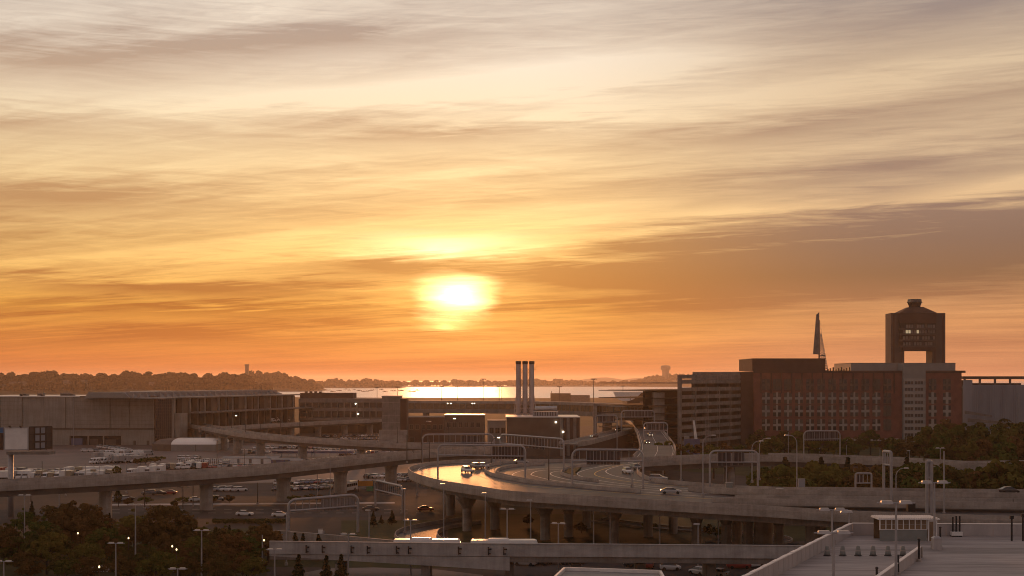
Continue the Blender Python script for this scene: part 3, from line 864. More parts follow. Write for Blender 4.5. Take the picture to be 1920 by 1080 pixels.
boxp(t, 'wall', 'brown_panel', xat(950, D5), D5, 0, xat(1050, D5), D5 + 36, za)
for k in range(6): boxp(t, 'pilaster', 'dark_brick' if k % 2 else 'girder', xat(1050, D5) + .02 + k * 1.55, D5 - .2 * (k % 2), 0, xat(1050, D5) + 1.5 + k * 1.55, D5 + 36, za - .3)
boxp(t, 'roof_edge', 'white_roof', xat(948, D5), D5 - .3, za + .01, xat(1088, D5), D5 + 34, za + .4)  # white colour carries the sunlit line along the roof edge
part(t, 'duct', 'silver', lambda b: b.tube((xat(1004, D5), D5 + 12, za + 3.9), (xat(1046, D5), D5 + 12, za + 4.1), 1.2, n=14), smooth=True)
boxp(t, 'cooler', 'steel', xat(1000, D5), D5 + 9, za + .42, xat(1048, D5), D5 + 16, za + 2.6)
for k in range(9): boxp(t, 'louvre', 'dark_pole', xat(1003, D5) + k * 1.2, D5 + 8.9, za + .6, xat(1003, D5) + .5 + k * 1.2, D5 + 8.99, za + 2.4)
for px, py in ((1042, 793), (1056, 811)): boxp(t, 'lit_lamp', 'lit_head', xat(px, D5) - .35, D5 - .7, zat(py, D5), xat(px, D5) + .35, D5 - .35, zat(py, D5) + .7)
# low blocks in the hollow left of the plant
for px0, px1, py, d, m, lab in [(764, 832, 783, 730, 'dark_brick', 'dark brick low block right of the square stair block'),
                                (834, 908, 779, 690, 'brown_panel', 'brown flat roofed shed with a bright roof edge'),
                                (914, 948, 790, 640, 'grey_panel', 'small pale flat roofed block left of the plant building')]:
    t = thing('service_block', lab, 'building')
    boxp(t, 'wall', m, xat(px0, d), d, 0, xat(px1, d), d + 18, zat(py, d))
    boxp(t, 'roof_edge', 'white_roof' if px0 == 834 else 'girder', xat(px0, d) - .3, d - .3, zat(py, d) + .01, xat(px1, d) + .3, d + 18, zat(py, d) + .45)  # the shed's edge is white to paint in its sunlit line
    n_ = int((px1 - px0) / 11)
    for k in range(n_):
        x = xat(px0 + 4 + k * 11, d); window(t, None, x, zat(py + 22, d), 2.0, 2.6, d, 'girder', 'glass_dark')
    window(t, None, xat(px0 + 5, d), 0.1, 2.2, 2.8, d, 'girder', 'void', False, name='door')

# --- white winged hall on the airfield, low building
t = thing('winged_hall', 'white upswept winged roof hall beyond the walkway near the water', 'building')
D6 = 1300.0
xl, xr = xat(1150, D6), xat(1420, D6); zt = zat(735, D6)
crescent = [(xl, zt)] + [(xl + (xat(1203, D6) - xl) * k / 10, zt - 9.2 * math.sin(math.pi * min(1, .12 + .88 * k / 10)) ** .8 - .1) for k in range(1, 10)] + [(xat(1203, D6), zt)]
part(t, 'winged_gable', 'white_paint', lambda b: b.extrude_y(crescent, D6 - 3, D6 + 1))
boxp(t, 'roof', 'white_roof', xl + 4, D6 + 1.02, zt - .9, xr, D6 + 50, zt + .1)
boxp(t, 'wall', 'glass_dark', xat(1176, D6), D6 + 1.5, 0, xr, D6 + 49, zt - 1.0)
boxp(t, 'side_block', 'brown_panel', xat(1200, D6), D6 - 1, 0, xat(1250, D6), D6 + 1.4, zat(753, D6))
boxp(t, 'fin', 'dark_pole', xat(1181.5, D6), D6 - 3.3, zt - 9, xat(1182.3, D6), D6 - 3.02, zt - 4)
t = thing('fire_station', 'low flat shed standing on the far shore right of the chimneys', 'building')
D7 = 2050.0
boxp(t, 'hall', 'brown_panel', xat(1033, D7), D7, 0, xat(1070, D7), D7 + 30, zat(737.5, D7))
boxp(t, 'wing', 'girder', xat(1070, D7) + .05, D7 + 2, 0, xat(1106, D7), D7 + 30, zat(741, D7))
boxp(t, 'mast', 'dark_pole', xat(1034, D7), D7 + 3, zat(737.5, D7), xat(1035, D7), D7 + 4, zat(733, D7))
# apron lighting masts
for px, py, d in [(707, 726, 1500), (745, 725, 1500), (828, 724, 1450), (858, 724, 1500), (906, 710, 1250), (936, 724, 1500), (941, 723, 1550), (1049, 724, 1400), (1113, 710, 1150), (1168, 723, 1500)]:
    zt = zat(py, d)
    t = thing('light_mast', None, 'light mast', (xat(px, d), d, 0))
    part(t, 'pole', 'dark_pole', lambda b: b.tube((0, 0, 0), (0, 0, zt), .42, .26, 6))
    part(t, 'crossarm', 'dark_pole', lambda b: b.box(-2.4, -.2, zt - .3, 2.4, .2, zt))
    for k in (-2.2, -.8, .8, 2.2): part(t, 'floodlight', 'dark_pole', lambda b: b.box(k - .4, -.6, zt - 1.1, k + .4, .3, zt - .31))
    inrow('the far apron light masts', t, px, 'slim dark floodlight mast', 'light mast')

# --- central parking garage
t = thing('central_garage', 'multi storey parking garage with concrete parapet bands left of the brick hotel', 'parking garage')
B0 = Vector((xat(1279, 640), 640, 0)); B1 = Vector((xat(1392, 704), 704, 0))
Mg = frame(B0, B1 - B0); Lg = (B1 - B0).length
ztop = zat(703, 640)
nl = 10; fh = ztop / nl
for k in range(nl + 1):
    z = k * fh
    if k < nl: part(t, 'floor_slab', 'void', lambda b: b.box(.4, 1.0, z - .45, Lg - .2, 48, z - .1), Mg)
    if 0 < k < nl + 1:
        part(t, 'parapet', 'girder', lambda b: b.box(0, 0, z - .55 - (1.2 if k == nl else 0), Lg, .8, z + 1.35 - (1.3 if k == nl else 0)), Mg)
for k in range(6):
    x = .8 + (Lg - 2.4) * k / 5
    part(t, 'column', 'girder', lambda b: b.box(x, .95, 0, x + .9, 2.2, ztop - .6), Mg)
for k in range(1, 6):
    x = .8 + (Lg - 2.4) * k / 5
    part(t, 'joint_rib', 'concrete', lambda b: b.box(x, -.25, 4, x + .6, -.01, ztop - 6), Mg)
part(t, 'core_wall', 'void', lambda b: b.box(6, 24, 0, Lg - .5, 25, ztop - 8.2), Mg)
part(t, 'end_wall', 'girder', lambda b: b.box(Lg + .02, -.2, 0, Lg + 9, 30, zat(697, 690)), Mg)
part(t, 'corner_post', 'girder', lambda b: b.box(-1.2, .2, 0, -.05, 2, ztop), Mg)

# --- brick hotel
D = 700.0
t = thing('brick_hotel', 'broad dark red brick hotel with rows of pale cross shaped window panels', 'hotel')
hx0, hx1 = xat(1413, D), xat(1803, D); zr = zat(696, D)
tx0, tx1 = xat(1691, D), xat(1733, D)
boxp(t, 'wall', 'brick', hx0, D, 0, tx0, D + 60, zr)
boxp(t, 'wall', 'brick', tx1, D, 0, hx1, D + 60, zr - .02)
boxp(t, 'corner_tower', 'dark_brick', xat(1390, D), D + 2, 0, hx0 - .02, D + 40, zat(697, D))
boxp(t, 'cornice', 'dark_brick', hx0, D - .5, zr - .9, tx0 - .02, D + 2, zr + .3)
boxp(t, 'cornice', 'dark_brick', tx1 + .02, D - .5, zr - .9, hx1 + 2, D + 2, zr + .32)
p_ = boxp(t, 'penthouse', 'dark_brick', hx0 + .02, D + 4, zr + .31, xat(1551, D), D + 45, zat(673, D))
boxp(p_, 'penthouse_cap', 'brown_panel', hx0 - .2, D + 3.8, zat(673, D) + .01, xat(1551, D) + .2, D + 45, zat(673, D) + .4)
p_ = boxp(t, 'penthouse', 'grey_panel', xat(1603, D), D + 8, zr + .32, xat(1801, D), D + 45, zat(681, D))
boxp(p_, 'penthouse_cap', 'grey_panel', xat(1603, D) - .2, D + 7.8, zat(681, D) + .01, xat(1801, D) + .2, D + 45, zat(681, D) + .3)
s_ = boxp(t, 'stair_tower', 'grey_panel', tx0 + .02, D - 2.4, 0, tx1 - .02, D + 20, zat(682, D))
for k in range(9):
    z = zat(818, D) + k * 3.55
    boxp(s_, 'tower_band', 'pale_panel', tx0 + .2, D - 2.62, z + 1.8, tx1 - .2, D - 2.41, z + 3.2)
    for q in range(2): window(t, None, tx0 + .9 + q * 5.4, z, 4.6, 1.7, D - 2.41, 'pole', 'pane_green', False, .1, 2, 'tower_window')
boxp(t, 'plinth', 'dark_brick', hx0, D - 1.2, 0, tx0 - 1, D - .02, zat(826, D))
rows_z = [zat(722, D) - 2.6, zat(746, D) - 3.0, zat(770, D) - 3.0, zat(796, D) - 3.0]
for c in range(12):
    px = 1436 + c * 20.7
    if px > 1684: break
    xw = xat(px, D) - 2.1
    for r, z in enumerate(rows_z):
        pale = r > 0 and c < 11
        o = boxp(t, 'window', ['pane_green', 'glass_dark', 'curtain', 'pane_green', 'glass_dark'][int(rng.integers(5))], xw, D - .10, z, xw + 4.2, D + .02, z + 5.8)
        boxp(o, 'blind', 'curtain', xw + .1, D - .13, z + (3.6 if c % 2 else 4.2) + .3 * (r % 3), xw + 1.4, D - .102, z + 5.7)
        m = 'pale_panel' if pale else 'brown_panel'
        def cross(b):
            b.box(xw + 1.65, D - .5, z - .3, xw + 2.55, D - .11, z + 6.1); b.box(xw - .1, D - .55, z + 2.1, xw + 1.63, D - .11, z + 3.3); b.box(xw + 2.57, D - .55, z + 2.1, xw + 4.3, D - .11, z + 3.5)
        part(o, 'cross_panel', m, cross)
        boxp(o, 'sill', 'dark_brick', xw - .2, D - .35, z - .62, xw + 4.4, D - .02, z - .32)
for c, px in enumerate((1748, 1775)):
    xw = xat(px, D) - 2
    for r, z in enumerate(rows_z):
        o = boxp(t, 'window', 'pane_green', xw, D - .10, z, xw + 4.2, D + .02, z + 5.8)
        part(o, 'cross_panel', 'pale_panel' if r else 'brown_panel', lambda b: b.box(xw + 1.4, D - .5, z - .3, xw + 2.8, D - .11, z + 6.1).box(xw - .1, D - .5, z + 2, xw + 1.38, D - .11, z + 3.4).box(xw + 2.82, D - .5, z + 2, xw + 4.3, D - .11, z + 3.4))
for k in range(14):
    x = hx0 + 4 + k * 5.6
    boxp(t, 'brick_rib', 'dark_brick', x - .35, D - .4, rows_z[0] - 2, x + .35, D - .02, zr - 1)
for k in range(9): boxp(t, 'roof_unit', 'black_paint', xat(1556 + k * 5, D), D + 5, zr + .31, xat(1558 + k * 5, D), D + 7, zr + 1.2 + (k * 7 % 3) * .5)
boxp(t, 'entrance_canopy', 'pale_panel', xat(1585, D), D - 6, zat(826, D), xat(1690, D) - 2, D - 1.3, zat(822, D))
# --- sail mast behind the hotel
t = thing('sail_mast', 'white tapering sail panel beside a steel lattice mast above the hotel', 'mast')
D8 = 740.0
zt, zb_ = zat(590, D8), zat(664, D8)
part(t, 'sail', 'girder', lambda b: b.extrude_y([(xat(1524.5, D8), zb_), (xat(1536, D8), zb_ - .2), (xat(1534.5, D8), zt + 1), (xat(1530.5, D8), zt)], D8 - .5, D8 + .5))
part(t, 'rod', 'dark_pole', lambda b: b.tube((xat(1535.5, D8), D8, zat(680, D8)), (xat(1535.5, D8), D8, zat(585, D8)), .3, .18))
def latm(b):
    xa = xat(1537, D8)
    for k in range(16):
        f, f2 = k / 16, (k + 1) / 16
        z, z2 = zat(700, D8) + f * 23, zat(700, D8) + f2 * 23
        w, w2 = 4.2 * (1 - f) + .7, 4.2 * (1 - f2) + .7
        for yy in (-1, 1):
            b.tube((xa, D8 + yy, z), (xa + w, D8 + yy, z), .1, n=4); b.tube((xa, D8 + yy, z), (xa + w2, D8 + yy, z2), .1, n=4); b.tube((xa + w, D8 + yy, z), (xa, D8 + yy, z2), .1, n=4)
            b.tube((xa + w, D8 + yy, z), (xa + w2, D8 + yy, z2), .16, n=4)
        b.tube((xa + w, D8 - 1, z), (xa + w, D8 + 1, z), .1, n=4)
    b.tube((xa, D8, 0), (xa, D8, zat(600, D8)), .2, n=5)
    for k in range(20): z = zat(650, D8) + k * .75; b.tube((xa - .1, D8, z), (xa + .9, D8, z), .06, n=4)
    b.tube((xa + .9, D8, zat(650, D8)), (xa + .9, D8, zat(614, D8)), .09, n=4)
part(t, 'lattice_mast', 'steel', latm)
part(t, 'dish', 'pale_panel', lambda b: b.lathe([(.2, 0), (1.2, .3), (1.5, .8)], (xat(1541, D8), D8 - 2.2, zat(668, D8)), 12))
boxp(t, 'mast_base', 'steel', xat(1537, D8), D8 - 1.5, 0, xat(1548, D8), D8 + 1.5, zat(700, D8))

# --- control tower
t = thing('control_tower', 'dark airport control tower with two pylons and a bridging cab', 'control tower')
D9 = 811.0
X9 = lambda p: xat(p, D9)
Z9 = lambda p: zat(p, D9)
for a, b_ in ((1667, 1692), (1744, 1768.5)):
    o = boxp(t, 'pylon', 'tower_concrete', X9(a), D9 - 4, 0, X9(b_), D9 + 8, Z9(587.5))
    for k in range(2): boxp(o, 'pylon_rib', 'dark_brick', X9(a) + 1.2 + k * 5, D9 - 4.3, 0, X9(a) + 2.2 + k * 5, D9 - 4.01, Z9(590))
boxp(t, 'bridge_floor', 'dark_brick', X9(1688), D9 - 6, Z9(658), X9(1748), D9 + 9, Z9(651))
boxp(t, 'bridge_core', 'void', X9(1683), D9 - 5, Z9(651) + .02, X9(1750), D9 + 9, Z9(600))
for r, (ya, yb) in enumerate([(615.5, 608.5), (625.5, 618.5), (637, 630), (648, 641)]):
    boxp(t, 'deck_band', 'tower_concrete', X9(1681.5), D9 - 6.3, Z9(ya) - 1.2, X9(1749.5), D9 - 5.02, Z9(ya) - .1)
    for k in range(12):
        x = X9(1688.5) + k * 1.72
        boxp(t, 'window', 'lit_room' if (r == 1 and k in (1, 2, 5)) else ('girder' if (k * 5 + r * 3) % 4 else 'glass_dark'), x, D9 - 5.35, Z9(ya), x + 1.3, D9 - 5.03, Z9(yb) - .3)
boxp(t, 'upper_wall', 'dark_brick', X9(1681), D9 - 5.8, Z9(606), X9(1750), D9 - 5.01, Z9(588))
part(t, 'roof', 'dark_brick', lambda b: b.frustum((X9(1681), D9 - 6, X9(1751), D9 + 9), Z9(587.4), (X9(1703), D9 - 2, X9(1730), D9 + 5), Z9(576), 0))
def cab(b):
    n = 8; c = (X9(1716.5), D9 + 1.5, 0)
    b.lathe([(3.7, Z9(576) + .02), (3.9, Z9(573)), (4.7, Z9(567)), (4.5, Z9(562)), (4.3, Z9(561))], c, n)
part(t, 'cab', 'glass_dark', cab)
part(t, 'cab_rim', 'black_paint', lambda b: b.lathe([(4.9, Z9(567.5)), (4.95, Z9(566.5))], (X9(1716.5), D9 + 1.5, 0), 8))

# --- blue grey screened garage at the right edge
t = thing('screened_garage', 'blue grey garage with vertical screen walls at the right edge', 'parking garage')
D = 760.0
xa, xb = xat(1806, D), xat(1990, D)
boxp(t, 'wall', 'blue_grey', xa, D, 0, xb, D + 1, zat(721.5, D))
boxp(t, 'back_wall', 'brown_panel', xa, D + 60, 0, xat(1875, D), D + 61, zat(713, D))
boxp(t, 'back_wall', 'brown_panel', xat(1875, D) + .02, D + 60, 0, xb, D + 61, zat(719, D))
boxp(t, 'deck', 'girder', xa + .1, D + 1.05, zat(728, D), xb, D + 59.9, zat(726, D))
boxp(t, 'roof', 'brown_panel', xa - .5, D - 1, zat(711, D), xb, D + 61, zat(705.5, D))
for k in range(7): boxp(t, 'column', 'girder', xa + .5 + k * 9, D + .1, zat(721.5, D) + .01, xa + 1.6 + k * 9, D + 1, zat(711, D) - .01)
boxp(t, 'corner_panel', 'blue_grey', xa - .05, D - .3, 0, xat(1823, D), D - .01, zat(712, D) - .1)
for k in range(46): boxp(t, 'screen_fin', 'blue_grey', xat(1824, D) + k * 1.1, D - .45, 2, xat(1824, D) + .28 + k * 1.1, D - .01, zat(722.5, D))
for k in range(2):
    part(t, 'ramp_wall', 'girder', lambda b: b.extrude_y([(xa - 2, zat(769 + 14 * k, D)), (xat(1850 + 26 * k, D), zat(778 + 12 * k, D)), (xat(1850 + 26 * k, D), zat(781 + 13 * k, D)), (xa - 2, zat(775 + 15 * k, D))], D - 9 - 5 * k, D - 8 - 5 * k))

# --- tented hall in the lot
t = thing('arched_tent', 'arched storage hall with a sunlit cream roof in the left lot', 'building')
D10 = 640.0
xa, xb = xat(268, D10), xat(405, D10)
pe = zat(833.5, D10); pr = zat(823.5, D10)
def tent(b):
    n = 8; vs = []
    for x, dy in ((xa + 14, 0), (xb, 0)):
        for k in range(n + 1):
            a = math.pi * k / n; vs.append((x, D10 + 15 - 15 * math.cos(a), pe + (pr - pe) * math.sin(a)))
    fs = [(k, k + 1, n + 2 + k, n + 1 + k) for k in range(n)] + [tuple(range(n + 1)), tuple(range(n + 1, 2 * n + 2))[::-1]]
    b.add(vs, fs)
part(t, 'roof', 'white_fabric', tent)
boxp(t, 'wall', 'grey_panel', xa + 14, D10 + .02, 0, xb, D10 + 29.9, pe - .02)
def apse(b):
    c = (xa + 14, D10 + 15); vs = []; n = 10
    for r, z in ((1, 0), (1, pe), (.75, pe + (pr - pe) * .7), (.25, pr)):
        for k in range(n + 1):
            a = math.pi / 2 + math.pi * k / n; vs.append((c[0] + 13 * r * math.cos(a), c[1] + 14.8 * r * math.sin(a), z))
    b.add(vs, [(j * (n + 1) + k, j * (n + 1) + k + 1, (j + 1) * (n + 1) + k + 1, (j + 1) * (n + 1) + k) for j in range(3) for k in range(n)])
part(t, 'rounded_end', 'brown_panel', apse)
boxp(t, 'door', 'drum', xat(358, D10), D10 - .15, 0, xat(365, D10), D10, pe * .85)
boxp(t, 'wall_seam', 'dark_pole', xat(366, D10), D10 - .1, 0, xat(366.8, D10), D10 + .01, pe)
# low sheds around the lots
for px0, px1, py0, py1, m, lab in [(418, 522, 859, 870, 'white_paint', 'long white low shed in the fenced left lot'),
                                   (508, 560, 862, 872, 'blue_paint', 'blue low shed right of the long white one'),
                                   (545, 566, 864, 873, 'rust', 'small orange rusty container beside the blue shed')]:
    t = thing('shed', lab, 'shed')
    p = G(px0, py1); d = p.y; x1_ = xat(px1, d); zt = zat(py0, d)
    boxp(t, 'wall', m, p.x, d, 0, x1_, d + 5, zt)
    part(t, 'roof', 'grey_panel', lambda b: b.add([(p.x - .3, d - .4, zt + .01), (x1_ + .3, d - .4, zt + .01), (x1_ + .3, d + 5.4, zt + .01), (p.x - .3, d + 5.4, zt + .01), (p.x - .3, d + 2.5, zt + .7), (x1_ + .3, d + 2.5, zt + .7)],
                                                    [(0, 1, 5, 4), (2, 3, 4, 5), (0, 4, 3), (1, 2, 5), (0, 3, 2, 1)]))
    for k in range(max(1, int((x1_ - p.x) / 5))): boxp(t, 'door', 'girder', p.x + 1 + k * 5, d - .06, 0, p.x + 2.2 + k * 5, d - .005, 2.1)
t = thing('bus_canopy', 'long thin purple grey parking canopy behind the left viaduct', 'canopy')
for a, b_ in ((510, 585), (587, 662)):
    c0, c1 = G(a, 857 + (a - 510) * .01), G(b_, 858)
    M = frame((c0.x, c0.y, 0), c1 - c0); L = (c1 - c0).length
    part(t, 'roof', 'purple_roof', lambda b: b.box(0, 0, 2.6, L, 6, 2.9), M)
    part(t, 'fascia', 'blue_paint', lambda b: b.box(0, -.12, 2.0, L, -.01, 2.95), M)
    for k in range(6): part(t, 'post', 'pole', lambda b: b.tube((.5 + k * (L - 1) / 5, 1, 0), (.5 + k * (L - 1) / 5, 1, 2.6), .1), M)

# ------------------------------------------------------------------ roads and viaducts
def pier(parent, p, h, ztop, rx=1.1, cap=3.2, caph=2.4, m='concrete'):
    """flared round-shouldered column under a deck"""
    M = frame((p.x, p.y, 0), (math.cos(h), math.sin(h)))
    o = part(parent, 'pier', m, lambda b: b.prism([(rx * math.cos(a) * 1.0, 1.5 * rx * math.sin(a)) for a in [2 * math.pi * k / 12 for k in range(12)]], 0, ztop - caph), M)
    def cp(b):
        lo = [(rx * math.cos(a), 1.5 * rx * math.sin(a)) for a in [2 * math.pi * k / 12 for k in range(12)]]
        hi = [(cap * .55 * math.cos(a), cap * 1.3 * math.sin(a)) for a in [2 * math.pi * k / 12 for k in range(12)]]
        n = 12; z0, z1, z2 = ztop - caph, ztop - .5, ztop
        vs = [(x, y, z0) for x, y in lo] + [(x, y, z1) for x, y in hi] + [(x, y, z2) for x, y in hi]
        fs = [(j * n + k, j * n + (k + 1) % n, (j + 1) * n + (k + 1) % n, (j + 1) * n + k) for j in range(2) for k in range(n)] + [tuple(range(2 * n, 3 * n))]
        b.add(vs, fs)
    part(o, 'pier_head', m, cp, M)


def viaduct(name, label, edge, width, ztop, fascia=1.0, gird=1.5, step=34, start=8, lines=(0.5,), cat='viaduct', m='concrete', bh=1.1, wall=False, piers=True):
    """edge: near barrier-top line (left to right); the deck runs to its left (away from the viewer)"""
    pts = smooth_path(edge, 6)
    t = thing(name, label, cat)
    base = [Vector((p.x, p.y, p.z - bh)) for p in pts]
    part(t, 'deck', 'deck_asphalt', lambda b: b.sweep(base, [(.46, -.5), (width - .46, -.5), (width - .46, 0), (.46, 0)]))
    # each side barrier in cast lengths with open joints
    for o_, nm in ((0, 'barrier'), (width - .44, 'barrier')):
        seg = 4
        for i in range(0, len(base) - 1, seg):
            sub = base[i:i + seg + 1]
            part(t, nm, m, lambda b: b.sweep(sub, [(o_, -fascia), (o_ + .44, -fascia), (o_ + .44, .25), (o_ + .30, bh), (o_ + .12, bh), (o_, .25)] if o_ == 0 else
                                             [(o_, -fascia), (o_ + .44, -fascia), (o_ + .44, .25), (o_ + .32, bh), (o_ + .14, bh), (o_, .25)]))
    if wall:
        part(t, 'retaining_wall', 'dark_brick', lambda b: b.sweep([Vector((p.x, p.y, 0)) for p in pts], [(.6, 0), (1.2, 0), (1.2, pts[0].z - bh - fascia * .5), (.6, pts[0].z - bh - fascia * .5)]))
    else:
        gz = -.52
        for o_ in (1.0, width / 2 - .6, width - 2.2):
            part(t, 'girder', 'girder_dark', lambda b: b.sweep(base, [(o_, gz - gird - fascia * .4), (o_ + 1.2, gz - gird - fascia * .4), (o_ + 1.2, gz), (o_, gz)]))
    for f in lines:
        part(t, 'lane_line', 'line_white', lambda b: b.sweep(base, [(width * f - .08, .006), (width * f + .08, .006), (width * f + .08, .012), (width * f - .08, .012)]))
    for f in (1.0, width - 1.15):
        part(t, 'edge_line', 'line_white', lambda b: b.sweep(base, [(f, .006), (f + .15, .006), (f + .15, .012), (f, .012)]))
    if piers and not wall:
        for p, h in along_path([Vector((q.x, q.y, 0)) for q in offset_path(base, width / 2)], step, start):
            i = min(range(len(base)), key=lambda k: (base[k].x - p.x) ** 2 + (base[k].y - p.y) ** 2)
            pier(t, p, h, base[i].z - .53 - gird - fascia * .4, 1.5, width * .20, 1.7)
    return t, base


def edge(z, *pts): return [G(px, py, z) for px, py in pts]


ground_sheet('road', [G(-60, 985), G(180, 974), G(460, 972), G(760, 968), G(900, 960), G(900, 944), G(760, 947), G(460, 949), G(180, 950), G(-60, 958)], 0.006, 'asphalt')
ground_sheet('parking_lot', [G(-80, 912), G(500, 905), G(800, 900), G(800, 822), G(480, 830), G(-80, 836)], 0.007, 'lot')
ground_sheet('parking_lot', [G(380, 930), G(800, 930), G(800, 906), G(380, 908)], 0.008, 'asphalt')
ground_sheet('grass_verge', [G(640, 1012), G(735, 1012), G(760, 990), G(850, 975), G(640, 976)], 0.009, 'grass')
ground_sheet('grass_verge', [G(1380, 1024), G(1560, 1010), G(1560, 986), G(1380, 986)], 0.009, 'grass')
ground_sheet('grass_verge', [G(0, 1080), G(500, 1080), G(500, 990), G(0, 1000)], 0.009, 'grass')
ground_sheet('footpath', [G(120, 1072), G(330, 1072), G(300, 1058), G(140, 1060)], 0.015, 'pale_concrete')
ground_sheet('grass_verge', [G(1240, 880), G(2000, 940), G(2000, 820), G(1330, 832)], 0.010, 'grass')
ground_sheet('asphalt_yard', [G(930, 1110), G(1500, 1110), G(1500, 1040), G(930, 1040)], 0.011, 'asphalt')
ground_sheet('bus_loop', [G(540, 1110), G(925, 1110), G(905, 1078), G(820, 1068), G(700, 1064), G(610, 1066), G(560, 1076)], 0.011, 'lot')
ground_sheet('under_deck_shade', [G(480, 1063), G(925, 1066), G(925, 1024), G(480, 1024)], 0.010, 'grass')  # dark sheet standing in for the shade under the low bridge
ground_sheet('under_deck_shade', [G(840, 1022), G(1440, 1030), G(1440, 968), G(840, 962)], 0.010, 'grass')  # dark sheet painting in the darkness below the hairpin deck
ground_sheet('sidewalk', [G(200, 948), G(740, 944), G(740, 941.5), G(200, 945)], 0.012, 'pale_concrete')
# lane lines on the ground road
for f in (955, 962):
    for k in range(26):
        a, b_ = G(120 + k * 30, f), G(120 + k * 30 + 14, f)
        if k == 0: rl = thing('road_marking', None, None); rl['kind'] = 'structure'
        boxp(rl, 'lane_dash', 'line_white', a.x, a.y, .014, b_.x, a.y + .35, .018)

# A: the long left viaduct
viaduct('left_viaduct', 'long concrete viaduct crossing the left lots behind the trees', edge(11, (-70, 910), (0, 905), (240, 893), (480, 878), (620, 865), (770, 850), (900, 842), (985, 838)), 11, 11, 1.0, 1.6, 30, 10)
# B: ramp sweeping off the terminal, U: the terminal roadway
viaduct('terminal_ramp', 'curved concrete ramp sweeping down from the terminal at left', [G(345, 793, 11), G(390, 801, 11), G(457, 812, 11), G(560, 821, 10.5), G(680, 828, 10), G(800, 833, 9.5), G(960, 838, 9)], 9, 11, 1.0, 1.4, 36, 16)
viaduct('terminal_roadway', 'upper level roadway running along the glazed terminal front', edge(10, (404, 803), (480, 797.5), (560, 793), (716, 786)), 10, 10, .8, 1.0, 26, 10)
# D: right rear ramp, E: road to the terminals, E2: its left branch
viaduct('rear_ramp', 'rear concrete ramp crossing behind the trees at right', edge(12, (1197, 862), (1320, 856), (1440, 852.5), (1590, 857), (1700, 862), (1815, 868), (1990, 866)), 10, 12, 1.1, 1.7, 30, 12)
te, _ = viaduct('terminal_road', 'straight elevated road running away towards the terminals', [Vector((51, 403, 12.1)), Vector((59, 461, 12.1)), Vector((68, 560, 12)), Vector((76, 660, 12)), Vector((84, 800, 12)), Vector((90, 980, 12))], 13, 12, .8, 1.4, 40, 40, (.5,))
viaduct('branch_ramp', 'left branch ramp on a dark retaining wall in the middle', [G(1085, 828, 10), G(1110, 824, 10), G(1160, 811, 10), G(1197, 800, 10), G(1212, 792, 10)], 9, 10, 1.0, 1.0, wall=True)

# C: the hairpin deck, one broad slab with medians and curved lane lines
t = thing('hairpin_viaduct', 'broad hairpin viaduct with curving lanes catching the orange sun', 'viaduct')
ZD = 11.0
front_px = [(1990, 972), (1920, 968), (1760, 963), (1600, 957.5), (1440, 948), (1310, 941), (1160, 932), (1060, 926), (960, 920), (907, 912.5), (857, 905), (823, 899), (790, 890.5), (774, 884), (768, 878), (771, 874.5), (782, 871), (807, 866), (857, 862), (907, 861), (1000, 861), (1060, 860.5), (1120, 860)]
front = [Vector(p) for p in smooth_path([G(a, b_, ZD + 1) for a, b_ in front_px], 4)]
front = [Vector((p.x, p.y, ZD)) for p in front]
inner_px = [(1200, 866), (1196, 876), (1203, 886), (1235, 897), (1340, 907), (1440, 914), (1600, 919), (1920, 923), (1990, 924)]
inner = [Vector((p.x, p.y, ZD)) for p in smooth_path([G(a, b_, ZD + 1) for a, b_ in inner_px], 4)]
outl = [(p.x, p.y) for p in front] + [(30, 402), (39, 402)] + [(p.x, p.y) for p in inner]
part(t, 'deck', 'deck_asphalt', lambda b: b.prism(outl, ZD - .5, ZD))
def barrier_run(parent, pts, name='barrier', m='concrete', h=1.0, fas=1.0, seg=5, side=1):
    for i in range(0, len(pts) - 1, seg):
        sub = pts[i:i + seg + 1]
        part(parent, name, m, lambda b: b.sweep(sub, [(-.05 * side, -fas), (.42 * side, -fas), (.42 * side, .2), (.28 * side, h), (.1 * side, h), (-.05 * side, .2)]))
barrier_run(t, front, fas=1.15, side=1)
barrier_run(t, inner, fas=1.15, side=-1)
for o_ in (2.0, 6.5):
    part(t, 'girder', 'girder', lambda b: b.sweep(front, [(-o_ , -2.5), (-o_ - 1.5, -2.5), (-o_ - 1.5, -.52), (-o_, -.52)]))
    part(t, 'girder', 'girder', lambda b: b.sweep(inner, [(-o_, -2.5), (-o_ - 1.5, -2.5), (-o_ - 1.5, -.52), (-o_, -.52)]))
